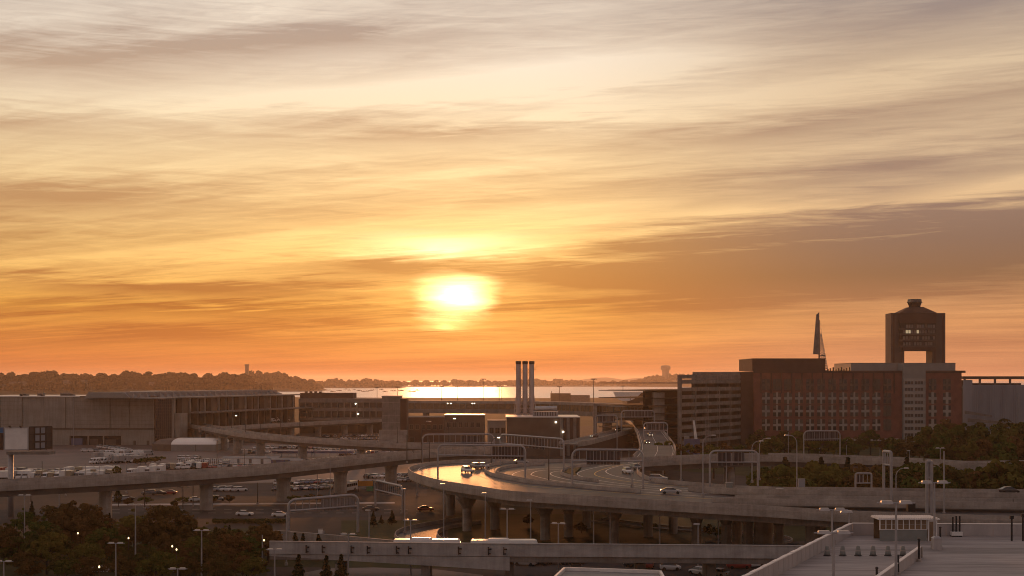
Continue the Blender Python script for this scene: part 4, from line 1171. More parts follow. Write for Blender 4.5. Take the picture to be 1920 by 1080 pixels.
# concentric lanes: U-shaped lines given by their back arm, tip and front arm
def ushape(tip, back, frontp, z=ZD): return smooth_path([G(a, b_, z) for a, b_ in back + [tip] + frontp], 8)
lanes = [((785, 880), [(1000, 867.5), (900, 867.5), (820, 870.5)], [(815, 895), (870, 907), (960, 921), (1160, 934), (1310, 944), (1440, 951), (1900, 970)]),
         ((889, 886), [(1000, 872), (950, 874), (905, 879)], [(900, 893), (930, 902), (1000, 912), (1160, 924), (1310, 934), (1440, 941)]),
         ((961, 890), [(1080, 876), (1020, 878), (978, 883)], [(972, 895), (1010, 903), (1100, 913), (1200, 922), (1310, 930), (1440, 936)]),
         ((996, 889), [(1090, 878), (1050, 880), (1010, 883)], [(1004, 893), (1040, 901), (1110, 909), (1210, 918), (1330, 926)]),
         ((1032, 888), [(1090, 880), (1062, 882), (1040, 884.5)], [(1040, 893), (1070, 900), (1130, 907), (1220, 915), (1330, 922)]),
         ((1083, 887.5), [(1150, 871), (1120, 876), (1095, 882)], [(1090, 893), (1130, 902), (1200, 910), (1330, 919)]),
         ((1115, 888), [(1170, 870), (1145, 876), (1125, 882)], [(1122, 893), (1150, 899), (1210, 906.5), (1330, 915.5)]),
         ((1136, 884), [(1182, 870), (1160, 874), (1143, 879)], [(1145, 890), (1165, 895), (1215, 903), (1330, 912.5)])]
for k, (tip, back, fr) in enumerate(lanes):
    pth = ushape(tip, back, fr)
    part(t, 'lane_line', 'line_yellow' if k in (1, 6) else 'line_white', lambda b: b.sweep(pth, [(-.14, .006), (.14, .006), (.14, .012), (-.14, .012)]))
for tip, back, fr in [((908, 882), [(1010, 866.5), (960, 868), (922, 873.5)], [(914, 889), (935, 896), (990, 906), (1090, 915), (1200, 924)]),
                      ((929, 887), [(1020, 872), (980, 874), (943, 879.5)], [(937, 892), (965, 899), (1015, 907.5), (1100, 916.2), (1200, 924.8)]),
                      ((1051, 888), [(1120, 872), (1085, 876), (1062, 881)], [(1058, 893), (1080, 898.5), (1120, 904)])]:
    barrier_run(t, ushape(tip, back, fr, ZD), 'median_barrier', 'concrete', .85, 0, 8)
part(t, 'planted_island', 'grass', lambda b: b.prism([tuple(G(a, c, ZD)[:2]) for a, c in [(1058, 889), (1066, 881.5), (1090, 879), (1078, 889), (1084, 897)]][::-1], ZD + .01, ZD + .5))
for px, y in ((876, 995), (928, 992), (1022, 1012), (1066, 1006), (1152, 1020), (1215, 1006), (1262, 1000), (1306, 1026), (1362, 1030), (1382, 1024), (1402, 1030), (845, 966), (1100, 990), (1460, 1032), (1540, 1034)):
    pier(t, G(px, y), math.radians(-25), ZD - 2.52, 1.0, 3.6, 3.2)
# the two ramps stacked behind its right end
viaduct('middle_ramp', 'middle of the three stacked concrete ramps at the right edge', [G(1335, 933, 11.9), G(1450, 935, 12.6), G(1600, 937, 13), G(1760, 940, 13), G(1920, 942, 13), G(1990, 943, 13)], 8.2, 13, 0.25, 1.2, 30, 20)
viaduct('upper_ramp', 'uppermost of the three stacked concrete ramps at the right edge', [G(1290, 912, 12), G(1380, 915, 12.8), G(1470, 917.5, 13.6), G(1600, 920, 14), G(1760, 922.5, 14), G(1920, 924, 14), G(1990, 924.5, 14)], 8.5, 14, 0.3, 1.2, 30, 20)

# ground loop road with kerb walls
t = thing('loop_road', 'low loop road with concrete kerb walls below the hairpin', 'road')
lp = smooth_path([G(870, 975, 0), G(815, 983, 0), G(762, 994, 0), G(741, 1004, 0), G(746, 1015, 0), G(790, 1030, 0)], 8)
li = smooth_path([G(900, 982, 0), G(860, 988, 0), G(830, 995, 0), G(819, 1004, 0), G(824, 1014, 0), G(850, 1026, 0)], 8)
pl = [(p.x, p.y) for p in lp] + [(p.x, p.y) for p in li[::-1]]
part(t, 'surface', 'deck_asphalt', lambda b: b.prism(pl, 0.016, .03))
for q in (lp, li): barrier_run(t, q, 'kerb_wall', 'concrete', .95, 0.02, 9)
for px0, px1, y0, y1 in ((1290, 1560, 1001, 1012),):
    t = thing('side_road', 'narrow service road under the right viaduct columns', 'road')
    e_ = smooth_path([G(1110, 975), G(1250, 992), G(1380, 1000), G(1452, 1010), G(1440, 1018), G(1330, 1021)], 6)
    part(t, 'surface', 'asphalt', lambda b: b.sweep(e_, [(-3, .017), (3, .017), (3, .03), (-3, .03)]))
    part(t, 'kerb', 'concrete', lambda b: b.sweep(e_, [(3.02, 0), (3.3, 0), (3.3, .5), (3.02, .5)]))
    part(t, 'kerb', 'concrete', lambda b: b.sweep(e_, [(-3.3, 0), (-3.02, 0), (-3.02, .5), (-3.3, .5)]))
t = thing('guard_rail', 'pale pipe guard rail on posts beside the low bridge at right', 'guard rail')
ra, rb = G(1312, 1026, 1.4), G(1500, 1021, 1.4)
part(t, 'rail', 'pole', lambda b: b.tube(ra, rb, .16))
for k in range(7):
    p = ra + (rb - ra) * (k / 6); part(t, 'post', 'rust', lambda b: b.box(p.x - .16, p.y - .1, 0, p.x + .16, p.y + .1, 1.25))

# G: low bridge in front, high plain parapet
t = thing('low_bridge', 'low pale concrete busway bridge crossing in front with a tall parapet', 'bridge')
gp = smooth_path([G(505, 1014.5, 7), G(740, 1017, 7), G(960, 1019, 7), G(1200, 1020.5, 7), G(1500, 1023, 7), G(1640, 1024, 7)], 6)
gb = [Vector((p.x, p.y, 4.0)) for p in gp]
part(t, 'deck', 'deck_asphalt', lambda b: b.sweep(gb, [(.5, -.4), (10, -.4), (10, 0), (.5, 0)]))
for i in range(0, len(gb) - 1, 2):
    sub = gb[i:i + 3]
    part(t, 'parapet', 'pale_concrete', lambda b: b.sweep(sub, [(0, .7), (.45, .7), (.45, 2.85), (0.03, 2.85)]))
    part(t, 'coping', 'pale_concrete', lambda b: b.sweep(sub, [(-.08, 2.86), (.53, 2.86), (.53, 3.0), (-.08, 3.0)]))
part(t, 'rear_parapet', 'pale_concrete', lambda b: b.sweep(gb, [(9.6, -.1), (10, -.1), (10, 1.0), (9.6, 1.0)]))
part(t, 'girder', 'girder', lambda b: b.sweep(gb, [(.35, -.3), (1.4, -.3), (1.4, .69), (.35, .69)]))
part(t, 'girder', 'girder', lambda b: b.sweep(gb, [(7.5, -1.0), (9, -1.0), (9, -.42), (7.5, -.42)]))
wl = [G(535, 1032, 4.2), G(700, 1035, 4.2), G(922, 1038, 4.2)]
part(t, 'abutment_wall', 'pale_concrete', lambda b: b.add([(gb[0].x, gb[0].y + .2, 4.6), (gb[13].x - 4, gb[13].y + .2, 4.6), (gb[13].x - 4, gb[13].y + .2, 2.2), (gb[0].x, gb[0].y + .2, 4.3), (gb[0].x, gb[0].y + 8, 4.6), (gb[13].x - 4, gb[13].y + 8, 4.6), (gb[13].x - 4, gb[13].y + 8, 2.2), (gb[0].x, gb[0].y + 8, 4.3)],
     [(0, 1, 2, 3), (4, 5, 6, 7), (0, 1, 5, 4), (3, 2, 6, 7), (1, 2, 6, 5), (0, 3, 7, 4)]))
for px in (640, 800, 955, 1080, 1200, 1330, 1450):
    p = Vector((xat(px, 231), 231, 0)); part(t, 'bent', 'girder', lambda b: b.box(p.x - .8, p.y - 2.5, 0, p.x + .8, p.y + 3.5, 3.0))
for px in (571, 602, 657, 688, 743, 766, 860, 916, 945):
    x = xat(px, 226.5)
    i = min(range(len(gb)), key=lambda k: abs(gb[k].x - x)); y = gb[i].y
    part(t, 'bracket', 'black_paint', lambda b: b.box(x - .12, y - .5, 5.0, x + .06, y - .1, 6.4).box(x + .06, y - .55, 5.9, x + .55, y - .3, 6.15).box(x + .06, y - .5, 5.1, x + .4, y - .3, 5.3))
# second lower wall behind it
t = thing('approach_wall', 'sloping concrete approach wall behind the low bridge at left', 'wall')
ap = smooth_path([G(498, 993, 3.5), G(600, 1001, 3.5), G(735, 1013, 3.5), G(800, 1021, 3.5)], 5)
for i in range(0, len(ap) - 1, 3):
    part(t, 'wall_panel', 'concrete', lambda b: b.sweep([Vector((p.x, p.y, 0)) for p in ap[i:i + 4]], [(0, 0), (.5, 0), (.5, 3.5), (0, 3.5)]))
# ------------------------------------------------------------------ sign gantries
def gantry(p0, p1, h, panels, label, r=.24, low=2.6, name='sign_gantry', slope=0.0, ribs=True):
    """round-cornered pipe gantry from foot p0 to foot p1; panels = [(from, to, bottom, top, material)] in fractions and metres"""
    p0, p1 = Vector(p0), Vector(p1)
    M = frame(p0, p1 - p0); L = (p1 - p0).length
    t = thing(name, label, 'sign gantry')
    rc = min(1.6, L * .12)
    def arch(b):
        pts = [(0, 0, 0), (0, 0, h - rc)] + [(rc - rc * math.cos(a), 0, h - rc + rc * math.sin(a)) for a in (.4, .8, 1.2, 1.57)]
        pts += [(L - rc + rc * math.sin(a), 0, h + slope - rc + rc * math.cos(a)) for a in (0, .4, .8, 1.2, 1.57)] + [(L, 0, 0)]
        b.path(pts, r, 8)
    part(t, 'arch', 'pole', arch, M)
    part(t, 'lower_chord', 'pole', lambda b: b.tube((0, 0, h - low), (L, 0, h - low + slope), r * .7, n=8), M)
    nst = max(4, int(L / 1.6))
    for k in range(1, nst):
        x = L * k / nst; part(t, 'hanger', 'pole', lambda b: b.tube((x, 0, h - low + slope * k / nst), (x, 0, h + slope * k / nst), r * .3, n=5), M)
    for a, b_, z0, z1, m in panels:
        sz = slope * a
        o = part(t, 'sign_panel', m, lambda b: b.box(L * a, .35, h + z0 + sz, L * b_, .5, h + z1 + sz), M)
        if ribs:
            n = max(3, int(L * (b_ - a) / .7))
            for k in range(n):
                x = L * a + (L * (b_ - a) - .15) * k / (n - 1)
                part(o, 'stiffener', 'sign_rib', lambda b: b.box(x, .2, h + z0 + sz, x + .14, .34, h + z1 + sz), M)
    return t


dk = lambda px, py: G(px, py, ZD)
gantry(dk(821, 899), dk(985, 902), 8.7, [(.62, .98, -3.4, -.3, 'sign_back')], 'wide pipe sign gantry over the sunlit hairpin lanes at left')
gantry(dk(1073, 913), dk(1206, 914), 8.7, [(.2, .68, -3.5, -.4, 'sign_back')], 'pipe sign gantry with a dark sign over the middle hairpin lanes')
gantry(dk(1331, 917), dk(1421, 917), 8.7, [(.16, .45, -3.4, -.4, 'sign_back'), (.47, .72, -3.3, -.4, 'sign_back')], 'pipe sign gantry with two signs right of the hairpin')
gantry(dk(938, 872), dk(1057, 886), 9.0, [(.45, .7, -3.4, -.4, 'sign_back')], 'pipe sign gantry behind the sunlit lanes near the plant building')
gantry(dk(792, 869), dk(926, 868), 8.6, [(.55, .8, -3.0, -.4, 'sign_back')], 'thin rear pipe sign gantry at the back of the hairpin curve')
gantry(G(541, 1004), G(671, 998), 8.2, [(.47, .97, -3.2, -.2, 'sign_pale')], 'large pale pipe gantry with ribbed sign backs above the approach wall', r=.34, slope=.6)
gantry(G(1507, 863, 10.5), G(1575, 862, 10.5), 9.2, [(.05, .95, -3.2, -.3, 'sign_back')], 'boxy sign gantry before the brick hotel trees', r=.2)
for px0, px1, py, d, h, lab in [(1165, 1228, 770, 640, 4.2, 'far sign gantry over the terminal road, topmost one'), (1116, 1158, 779, 600, 4.6, 'far sign gantry over the branch ramp left of the terminal road'),
                                (1207, 1253, 793, 540, 4.0, 'far sign gantry over the right lanes of the terminal road')]:
    zt = zat(py, d); gantry((xat(px0, d), d, 0), (xat(px1, d), d + 3, 0), zt, [(.12, .92, -3.6, -.3, 'sign_back')], lab, r=.3, low=3.2)
gantry(G(1657, 934, 12.5), G(1671, 940, 12.2), 9.3, [], 'tall narrow pipe gantry seen end on at right', r=.3)
gantry(G(1738, 972, 10.6), G(1745, 968, 11), 10.4, [(.1, .9, -3, -.2, 'sign_rib')], 'pipe gantry seen end on beside the shelter roof', r=.34, low=3)
gantry(G(1604, 926, 12.5), G(1634, 926, 12.5), 4.2, [(.1, .5, -1.9, -.4, 'sign_back')], 'low short pipe gantry on the upper ramp', r=.2, low=2)
gantry(G(704, 948), G(755, 962), 7.2, [(.02, .4, -3.2, -.2, 'sign_back')], 'dark lattice gantry beside the orange and green signs', r=.3)
# orange and green ground sign, built as flat panels on posts
t = thing('direction_sign', 'orange and green direction sign under the left viaduct', 'sign')
d = G(690, 922).y
boxp(t, 'orange_panel', 'sign_orange', xat(671, d), d, zat(911, d), xat(699, d), d + .15, zat(902, d))
o = boxp(t, 'green_panel', 'sign_green', xat(687, d), d, zat(921, d), xat(700, d), d + .15, zat(912, d))
boxp(t, 'white_panel', 'pale_panel', xat(671, d), d, zat(917, d), xat(685, d), d + .15, zat(912.5, d))
for px in (672, 699): part(t, 'post', 'dark_pole', lambda b: b.tube((xat(px, d), d + .3, 0), (xat(px, d), d + .3, zat(900, d)), .18))

# ------------------------------------------------------------------ billboard
t = thing('billboard', 'two faced billboard with a blank white face on a thick pole at left', 'billboard')
d = 334.0
bx, by = xat(20, d), d
part(t, 'pole', 'pole', lambda b: b.lathe([(.75, 0), (.7, zat(849, d))], (bx, by, 0), 16), smooth=True)
def face(pa, pb, y0, y1, m, nm):
    a = Vector((xat(pa, y0), y0, 0)); b2 = Vector((xat(pb, y1), y1, 0)); M = frame(a, b2 - a); L = (b2 - a).length
    return M, L
M, L = face(7, 53.5, d - 2.0, d - 1.0, None, None)
zt, zb_ = zat(801.5, d - 2), zat(844, d - 2)
o = part(t, 'white_face', 'white_paint', lambda b: b.box(.25, 0, zb_ + .2, L - .25, .3, zt - .2), M)
part(o, 'face_trim', 'pole', lambda b: b.box(0, -.06, zb_, L, .3, zb_ + .19).box(0, -.06, zt - .19, L, .3, zt).box(0, -.06, zb_ + .195, .24, .3, zt - .195).box(L - .24, -.06, zb_ + .195, L, .3, zt - .195), M)
M2, L2 = face(54.2, 97.5, d - .6, d + 4, None, None)
o = part(t, 'rear_frame', 'dark_pole', lambda b: [b.box(L2 * k / 4, 0, zb_ - .2, L2 * k / 4 + .16, .3, zt) for k in range(5)] and [b.box(0, -.1, zb_ + (zt - zb_) * k / 3, L2, -.02, zb_ + (zt - zb_) * k / 3 + .2) for k in range(4)], M2)
for r in range(3):
    for c in range(2): part(t, 'rear_panel', 'blue_grey', lambda b: b.box(L2 * (.26 + .24 * c), .32, zb_ + (zt - zb_) * (r / 3 + .05), L2 * (.48 + .24 * c), .4, zb_ + (zt - zb_) * (r / 3 + .30)), M2)
part(t, 'rear_sheet', 'brown_panel', lambda b: b.box(0, .42, zb_ - .1, L2 + .2, .6, zt), M2)
part(t, 'catwalk', 'girder', lambda b: b.box(xat(16, d), d - 1.5, zb_ - 1.2, xat(96, d), d + 3, zb_ - .4))
M3, L3 = face(-44, 6, d - 1, d - 2.05, None, None)
part(t, 'poster_face', 'poster_blue', lambda b: b.box(0, .02, (zt + zb_) / 2 + 1.5, L3 - .05, .28, zt), M3)
part(t, 'poster_face', 'dark_brick', lambda b: b.box(0, .02, zb_, L3 - .05, .27, (zt + zb_) / 2 + 1.48), M3)
for px in (5, 25, 45): part(t, 'flood_lamp', 'black_paint', lambda b: b.box(xat(px, d) - .25, d - 2.6, zt + .1, xat(px, d) + .25, d - 2.1, zt + .5).box(xat(px, d) - .05, d - 2.4, zt - .1, xat(px, d) + .05, d - 1.8, zt + .12))

# ------------------------------------------------------------------ lamp posts
def lamp(px, ytop, foot, kind, row, m='pole', heads=2, rz=0.0, lit_=False, hscale=1.0):
    """foot: world point of the base; ytop gives the height"""
    h = zat(ytop, foot.y) - foot.z
    names = {'tee': 'double headed lamp post', 'arm': 'curved arm lamp post', 'single': 'single headed lamp post', 'mast': 'plain tall pole', 'globe': 'short lit post lamp'}
    t = thing('lamp_post', None, 'lamp post', foot, rz)
    R0 = .13 * hscale
    if kind == 'globe':
        part(t, 'pole', 'dark_pole', lambda b: b.tube((0, 0, 0), (0, 0, h - .7), .09, .06, 6))
        part(t, 'globe', 'lit', lambda b: b.lathe([(.08, h - .7), (.15, h - .6), (.15, h - .48), (.09, h - .34), (.03, h - .3)], n=10))
        part(t, 'collar', 'dark_pole', lambda b: b.lathe([(.12, h - .82), (.14, h - .71)], n=8))
    else:
        part(t, 'pole', m, lambda b: b.tube((0, 0, 0), (0, 0, h), R0 * 1.3, R0 * .8, 8))
        part(t, 'base', 'concrete', lambda b: b.lathe([(.35, 0), (.35, .5), (.2, .55)], n=8))
        if kind == 'tee':
            part(t, 'arm', m, lambda b: b.tube((-1.5, 0, h - .05), (1.5, 0, h - .05), .06, n=6))
            for s in (-1, 1):
                o = part(t, 'lamp_head', 'lamp_head', lambda b: b.frustum((s * .75 - .5, -.22, s * .75 + .5, .22), h - .12, (s * .75 - .4, -.16, s * .75 + .4, .16), h + .14))
        elif kind == 'arm':
            part(t, 'arm', m, lambda b: b.path([(0, 0, h - .1), (.3, 0, h + .7), (1.0, 0, h + 1.3), (2.0, 0, h + 1.5)], .08, 6))
            part(t, 'lamp_head', 'lit_head' if lit_ else 'lamp_head', lambda b: b.frustum((1.8, -.2, 2.8, .2), h + 1.36, (1.9, -.12, 2.7, .12), h + 1.6))
        elif kind == 'single':
            part(t, 'lamp_head', 'lamp_head', lambda b: b.frustum((-.9, -.22, .35, .22), h - .05, (-.8, -.15, .25, .15), h + .16))
    inrow(row, t, px, names[kind], 'lamp post')
    return t


FL = 'the lamp posts along the front left trees'
for px, yt, yb, k in [(7, 1052, 1135, 'tee'), (46, 928, 1030, 'tee'), (217, 1018, 1110, 'tee'), (254, 946, 1068, 'tee'), (333, 1066, 1150, 'tee'), (378, 994, 1100, 'tee'), (515, 1030, 1112, 'tee'), (492, 1003, 1062, 'mast')]:
    lamp(px, yt, G(px, yb), k, FL)
for px, yt in [(146, 995), (241, 1004), (186, 1057), (323, 1019), (331, 1025), (495, 1008)]:
    dl = (H - 5.5) * F / (yt - Y0); lamp(px, yt, Vector((xat(px, dl), dl, 0)), 'globe', 'the lit globe lamps in the park')
FB = 'the lamp posts behind the low bridge'
for px, yt, yb, k in [(537, 960, 1060, 'mast'), (653, 1001, 1105, 'tee'), (692, 957, 1018, 'single'), (759, 917, 1000, 'single'), (770, 975, 1085, 'tee'), (832, 908, 1010, 'single'), (910, 925, 1025, 'single'), (951, 954, 1080, 'tee'), (995, 938, 1030, 'single'),
                      (1047, 981, 1075, 'tee'), (1113, 955, 1032, 'single'), (1144, 938, 1032, 'single'), (1237, 952, 1035, 'single'), (1309, 983, 1070, 'single'), (1347, 967, 1040, 'single')]:
    lamp(px, yt, G(px, yb), k, FB, rz=rng.uniform(-.3, .3))
LB = 'the thin lamp posts along the left lots'
for px, yt, yb in [(79, 865, 925), (123, 878, 930), (58, 893, 945), (111, 908, 950), (160, 872, 918), (186, 870, 924), (237, 870, 925), (243, 737, 834), (255, 868, 915), (271, 903, 955), (343, 913, 958), (362, 903, 950), (407, 825, 890), (458, 843, 895), (483, 905, 945), (595, 870, 935), (619, 862, 945), (686, 850, 905), (782, 868, 930), (138, 746, 836)]:
    lamp(px, yt, G(px, yb), 'tee' if yt in (878, 825, 843, 913) else 'mast', LB, 'dark_pole' if yt % 2 else 'pole', hscale=.85)
LH = 'the lamp posts rising from the decks'
for px, yt, yb, k, lit_ in [(763, 815, 868, 'mast', 0), (791, 800, 872, 'arm', 0), (805, 825, 870, 'mast', 0), (1029, 840, 905, 'mast', 0), (1318, 829, 930, 'arm', 0), (1410, 838, 905, 'arm', 0), (1424, 833, 900, 'arm', 0), (1185, 868, 912, 'single', 0), (921, 830, 872, 'arm', 1), (1277, 845, 902, 'mast', 0), (1362, 870, 912, 'mast', 0)]:
    lamp(px, yt, G(px, yb, ZD), k, LH, 'dark_pole' if px < 1100 else 'pole', lit_=bool(lit_))
LT = 'the lamp posts along the terminal ramps'
for px, yt, yb in [(434, 785, 806), (460, 788, 812), (488, 790, 814), (526, 786, 816), (562, 788, 820), (600, 792, 824), (634, 795, 826), (671, 797, 828), (705, 800, 830), (745, 800, 833), (790, 797, 836), (841, 792, 836)]:
    lamp(px, yt, G(px, yb, 10), 'arm' if px in (434, 841, 790) else 'mast', LT, 'dark_pole', lit_=(px in (434, 841)))
LR = 'the lamp posts among the right trees'
for px, yt, yb, k in [(1478, 810, 868, 'mast'), (1494, 828, 935, 'arm'), (1528, 862, 935, 'mast'), (1537, 820, 866, 'mast'), (1587, 835, 880, 'mast'), (1650, 840, 880, 'mast'), (1699, 815, 880, 'mast'), (1705, 845, 882, 'single'), (1763, 840, 935, 'tee'), (1845, 835, 885, 'mast'), (1857, 812, 884, 'arm'), (1884, 822, 880, 'tee'), (1680, 890, 940, 'arm'), (1812, 910, 945, 'arm')]:
    lamp(px, yt, G(px, yb, 0 if yb > 870 else 0) if k != 'arm' or px > 1700 else G(px, yb, 9), k, LR, 'pole', rz=math.pi if px in (1494, 1812) else 0)
lamp(1770, 846, G(1770, 966, 10.6), 'mast', LR, 'pole', hscale=1.3)

# ------------------------------------------------------------------ garage roof in the right foreground
t = thing('front_garage', 'pale parking garage roof with panelled parapets in the right foreground', 'parking garage')
ZR = 20.0
pa, pb = Vector((17.6, 96, 0)), Vector((34.8, 131, 0))
dirp = (pb - pa).normalized(); p_near = pa - dirp * 62
bk = 129.6
pr_ = Vector((120, 127.5, 0))
body = [(p_near.x, p_near.y), (120, p_near.y), (120, 127.2), (pb.x, pb.y)]
part(t, 'body', 'girder', lambda b: b.prism(body, 0, ZR - .42))
part(t, 'roof_slab', 'roof_deck', lambda b: b.prism(body, ZR - .4, ZR))
Mp = frame(p_near, dirp); Lp = (pb - p_near).length
n = int(Lp / 1.55)
for k in range(n):
    a = Lp * k / n; b2 = Lp * (k + 1) / n
    o = part(t, 'parapet_panel', 'panel', lambda b: b.box(a + .03, 0, ZR - 1.2, b2 - .03, .22 + (.03 if k % 3 else 0), ZR + 1.2), Mp)
    part(o, 'panel_cap', 'white_paint', lambda b: b.box(a + .01, -.05, ZR + 1.205, b2 - .01, .28, ZR + 1.27 + .03 * (k % 2)), Mp)
bw0 = Vector((pb.x + .05, pb.y + .1, 0)); bw1 = Vector((120, 127.4, 0))
Mb = frame(bw0, bw1 - bw0); Lb = (bw1 - bw0).length
for k in range(18):
    a, b2 = Lb * k / 18, Lb * (k + 1) / 18
    o = part(t, 'rear_parapet', 'panel', lambda b: b.box(a + .02, 0, ZR - 1.0, b2 - .02, .25, ZR + 1.2), Mb)
    part(o, 'panel_cap', 'white_paint', lambda b: b.box(a, -.04, ZR + 1.205, b2, .3, ZR + 1.27), Mb)
# the ramp divider wall
d0, d1 = Vector((28, 97.6, 0)), Vector((36.6, 114.6, 0))
dv = (d1 - d0).normalized(); d00 = d0 - dv * 30
Md = frame(d00, dv); Ld = (d1 - d00).length
for k in range(9):
    a, b2 = Ld * k / 9, Ld * (k + 1) / 9
    o = part(t, 'divider_wall', 'panel', lambda b: b.box(a + .02, 0, ZR - .2, b2 - .02, .2, ZR + .95), Md)
    part(o, 'panel_cap', 'white_paint', lambda b: b.box(a, -.04, ZR + .955, b2, .26, ZR + 1.02), Md)
part(t, 'divider_post', 'concrete', lambda b: b.box(Ld + .05, -.1, ZR, Ld + .5, .35, ZR + .95), Md)
part(t, 'roof_line', 'line_white', lambda b: [b.box(-.06 + k * 0 + G(1545, 1041, ZR).x, G(1545, 1041, ZR).y, ZR + .004, G(1712, 1041, ZR).x, G(1545, 1041, ZR).y + .12, ZR + .008) for k in range(1)])
for k in range(9):
    y = 100 + k * 3.0
    part(t, 'roof_joint', 'girder', lambda b: b.box(38.5 + k * .2, y, ZR + .003, 100, y + .035, ZR + .005))
# roof shelter
t = thing('roof_shelter', 'white framed glazed shelter with ribbed white roof on the garage roof', 'shelter')
ds = 126.5
sx0, sx1 = xat(1650, ds), xat(1757, ds); zt = zat(974, ds); zb_ = ZR
zm = zat(992.5, ds)
part(t, 'lower_wall', 'drum', lambda b: b.box(sx0, ds, zb_, xat(1738, ds), ds + .15, zm - .06))
part(t, 'back_wall', 'sky_tint_glass', lambda b: b.box(sx0, ds + 2.2, zb_, sx1, ds + 2.25, zt - .05))
part(t, 'sill', 'white_paint', lambda b: b.box(sx0 - .05, ds - .06, zm - .055, xat(1738, ds), ds + .18, zm))
for k in range(9):
    xk = sx0 + (xat(1738, ds) - sx0) * k / 8
    part(t, 'post', 'white_paint', lambda b: b.box(xk - .045, ds - .03, zm + .002, xk + .045, ds + .1, zt - .02))
    if k < 8:
        xn = sx0 + (xat(1738, ds) - sx0) * (k + 1) / 8
        o = part(t, 'pane', 'sky_tint_glass', lambda b: b.box(xk + .05, ds + .03, zm + .003, xn - .05, ds + .05, zt - .03))
        part(o, 'glazing_bar', 'pale_panel', lambda b: b.box(xk + .05, ds + .005, (zm + zt) / 2 - .015, xn - .05, ds + .028, (zm + zt) / 2 + .015))
part(t, 'roof', 'white_paint', lambda b: b.box(sx0 - .25, ds - .3, zt, sx1 + .2, ds + 2.4, zt + .1))
for k in range(26):
    x = sx0 - .2 + (sx1 - sx0 + .3) * k / 26
    part(t, 'roof_rib', 'white_paint', lambda b: b.box(x, ds - .32, zt + .102, x + .1, ds + 2.35, zt + .2))
part(t, 'door_frame', 'white_paint', lambda b: b.box(xat(1740, ds), ds - .05, zb_, xat(1742, ds), ds + .1, zt - .01).box(xat(1755, ds), ds - .05, zb_, sx1, ds + .1, zt - .01).box(xat(1742, ds) + .01, ds - .05, zt - .2, xat(1755, ds) - .01, ds + .1, zt - .01))
part(t, 'door', 'sky_tint_glass', lambda b: b.box(xat(1742.5, ds), ds, zb_ + .02, xat(1754, ds), ds + .05, zt - .22))
# drums on the roof, bin, black posts
def drum(px, py):
    p = G(px, py, ZR); t = thing('traffic_drum', None, 'traffic drum', p)
    part(t, 'barrel', 'drum', lambda b: b.lathe([(.27, .07), (.25, .3), (.21, .6), (.17, .82), (.12, .9)], n=14), smooth=True)
    part(t, 'foot', 'black_paint', lambda b: b.lathe([(.36, 0), (.36, .05), (.29, .07)], n=14))
    part(t, 'band', 'pale_panel', lambda b: b.lathe([(.245, .42), (.228, .55)], n=14))
    inrow('the drums across the garage roof', t, px, 'grey green bell shaped traffic drum', 'traffic drum')
for px in (1551, 1580, 1609, 1637, 1665, 1693): drum(px, 1042)
p = G(1756, 1030, ZR)
t = thing('litter_bin', 'pale square bin beside the shelter door on the garage roof', 'bin', p)
part(t, 'body', 'panel', lambda b: b.box(-.38, -.35, 0, .38, .35, 1.05)); part(t, 'lid', 'pole', lambda b: b.frustum((-.42, -.4, .42, .4), 1.052, (-.2, -.2, .2, .2), 1.25))
for px, yt, yb in [(1763, 990, 1028), (1723, 1012, 1053), (1684, 1043, 1078), (1644, 1066, 1100)]:
    p = G(px, yb, ZR); h = zat(yt, p.y) - ZR
    t = thing('black_post', None, 'post', p)
    part(t, 'shaft', 'black_paint', lambda b: b.tube((0, 0, 0), (0, 0, h), .11, .09, 8)); part(t, 'cap', 'black_paint', lambda b: b.lathe([(.13, h), (.13, h + .08), (.05, h + .14)], n=8))
    part(t, 'foot', 'pale_panel', lambda b: b.lathe([(.2, 0), (.2, .22), (.12, .26)], n=8))
    inrow('the black divider posts', t, px, 'thin black post with pale foot', 'post')
p = G(1793, 1006, ZR)
t = thing('pipe_rack', 'three black vent pipes on a white base by the rear parapet', 'vent', p)
part(t, 'base', 'white_paint', lambda b: b.box(-.55, -.3, .12, .55, .3, .5))
for k in (-.35, 0, .35): part(t, 'pipe', 'black_paint', lambda b: b.tube((k, 0, .5), (k, 0, 2.0 + (.1 if k > -.1 else 0)), .09, .09, 8)); part(t, 'foot', 'black_paint', lambda b: b.box(k - .15, -.25, 0, k + .15, .25, .118))
for px, yt in ((1897, 973), (1918, 969)):
    p = Vector((xat(px, 126.6), 126.6, ZR)); h = zat(yt, 126.6) - ZR
    t = thing('black_post', None, 'post', p)
    part(t, 'shaft', 'black_paint', lambda b: b.tube((0, 0, 0), (0, 0, h), .1, .1, 8)); part(t, 'cap', 'black_paint', lambda b: b.box(-.18, -.12, h, .18, .12, h + .35))
    inrow('the rear parapet posts', t, px, 'short black post', 'post')
LG = 'the lamp posts on the garage roof'
for px, yt, yb, k in [(1563, 998, 1105, 'tee'), (1680, 942, 1092, 'tee'), (1752, 904, 1029, 'tee'), (1560, 955, 1022, 'tee'), (1592, 960, 1003, 'single')]:
    lamp(px, yt, G(px, yb, ZR), k, LG, hscale=.75)
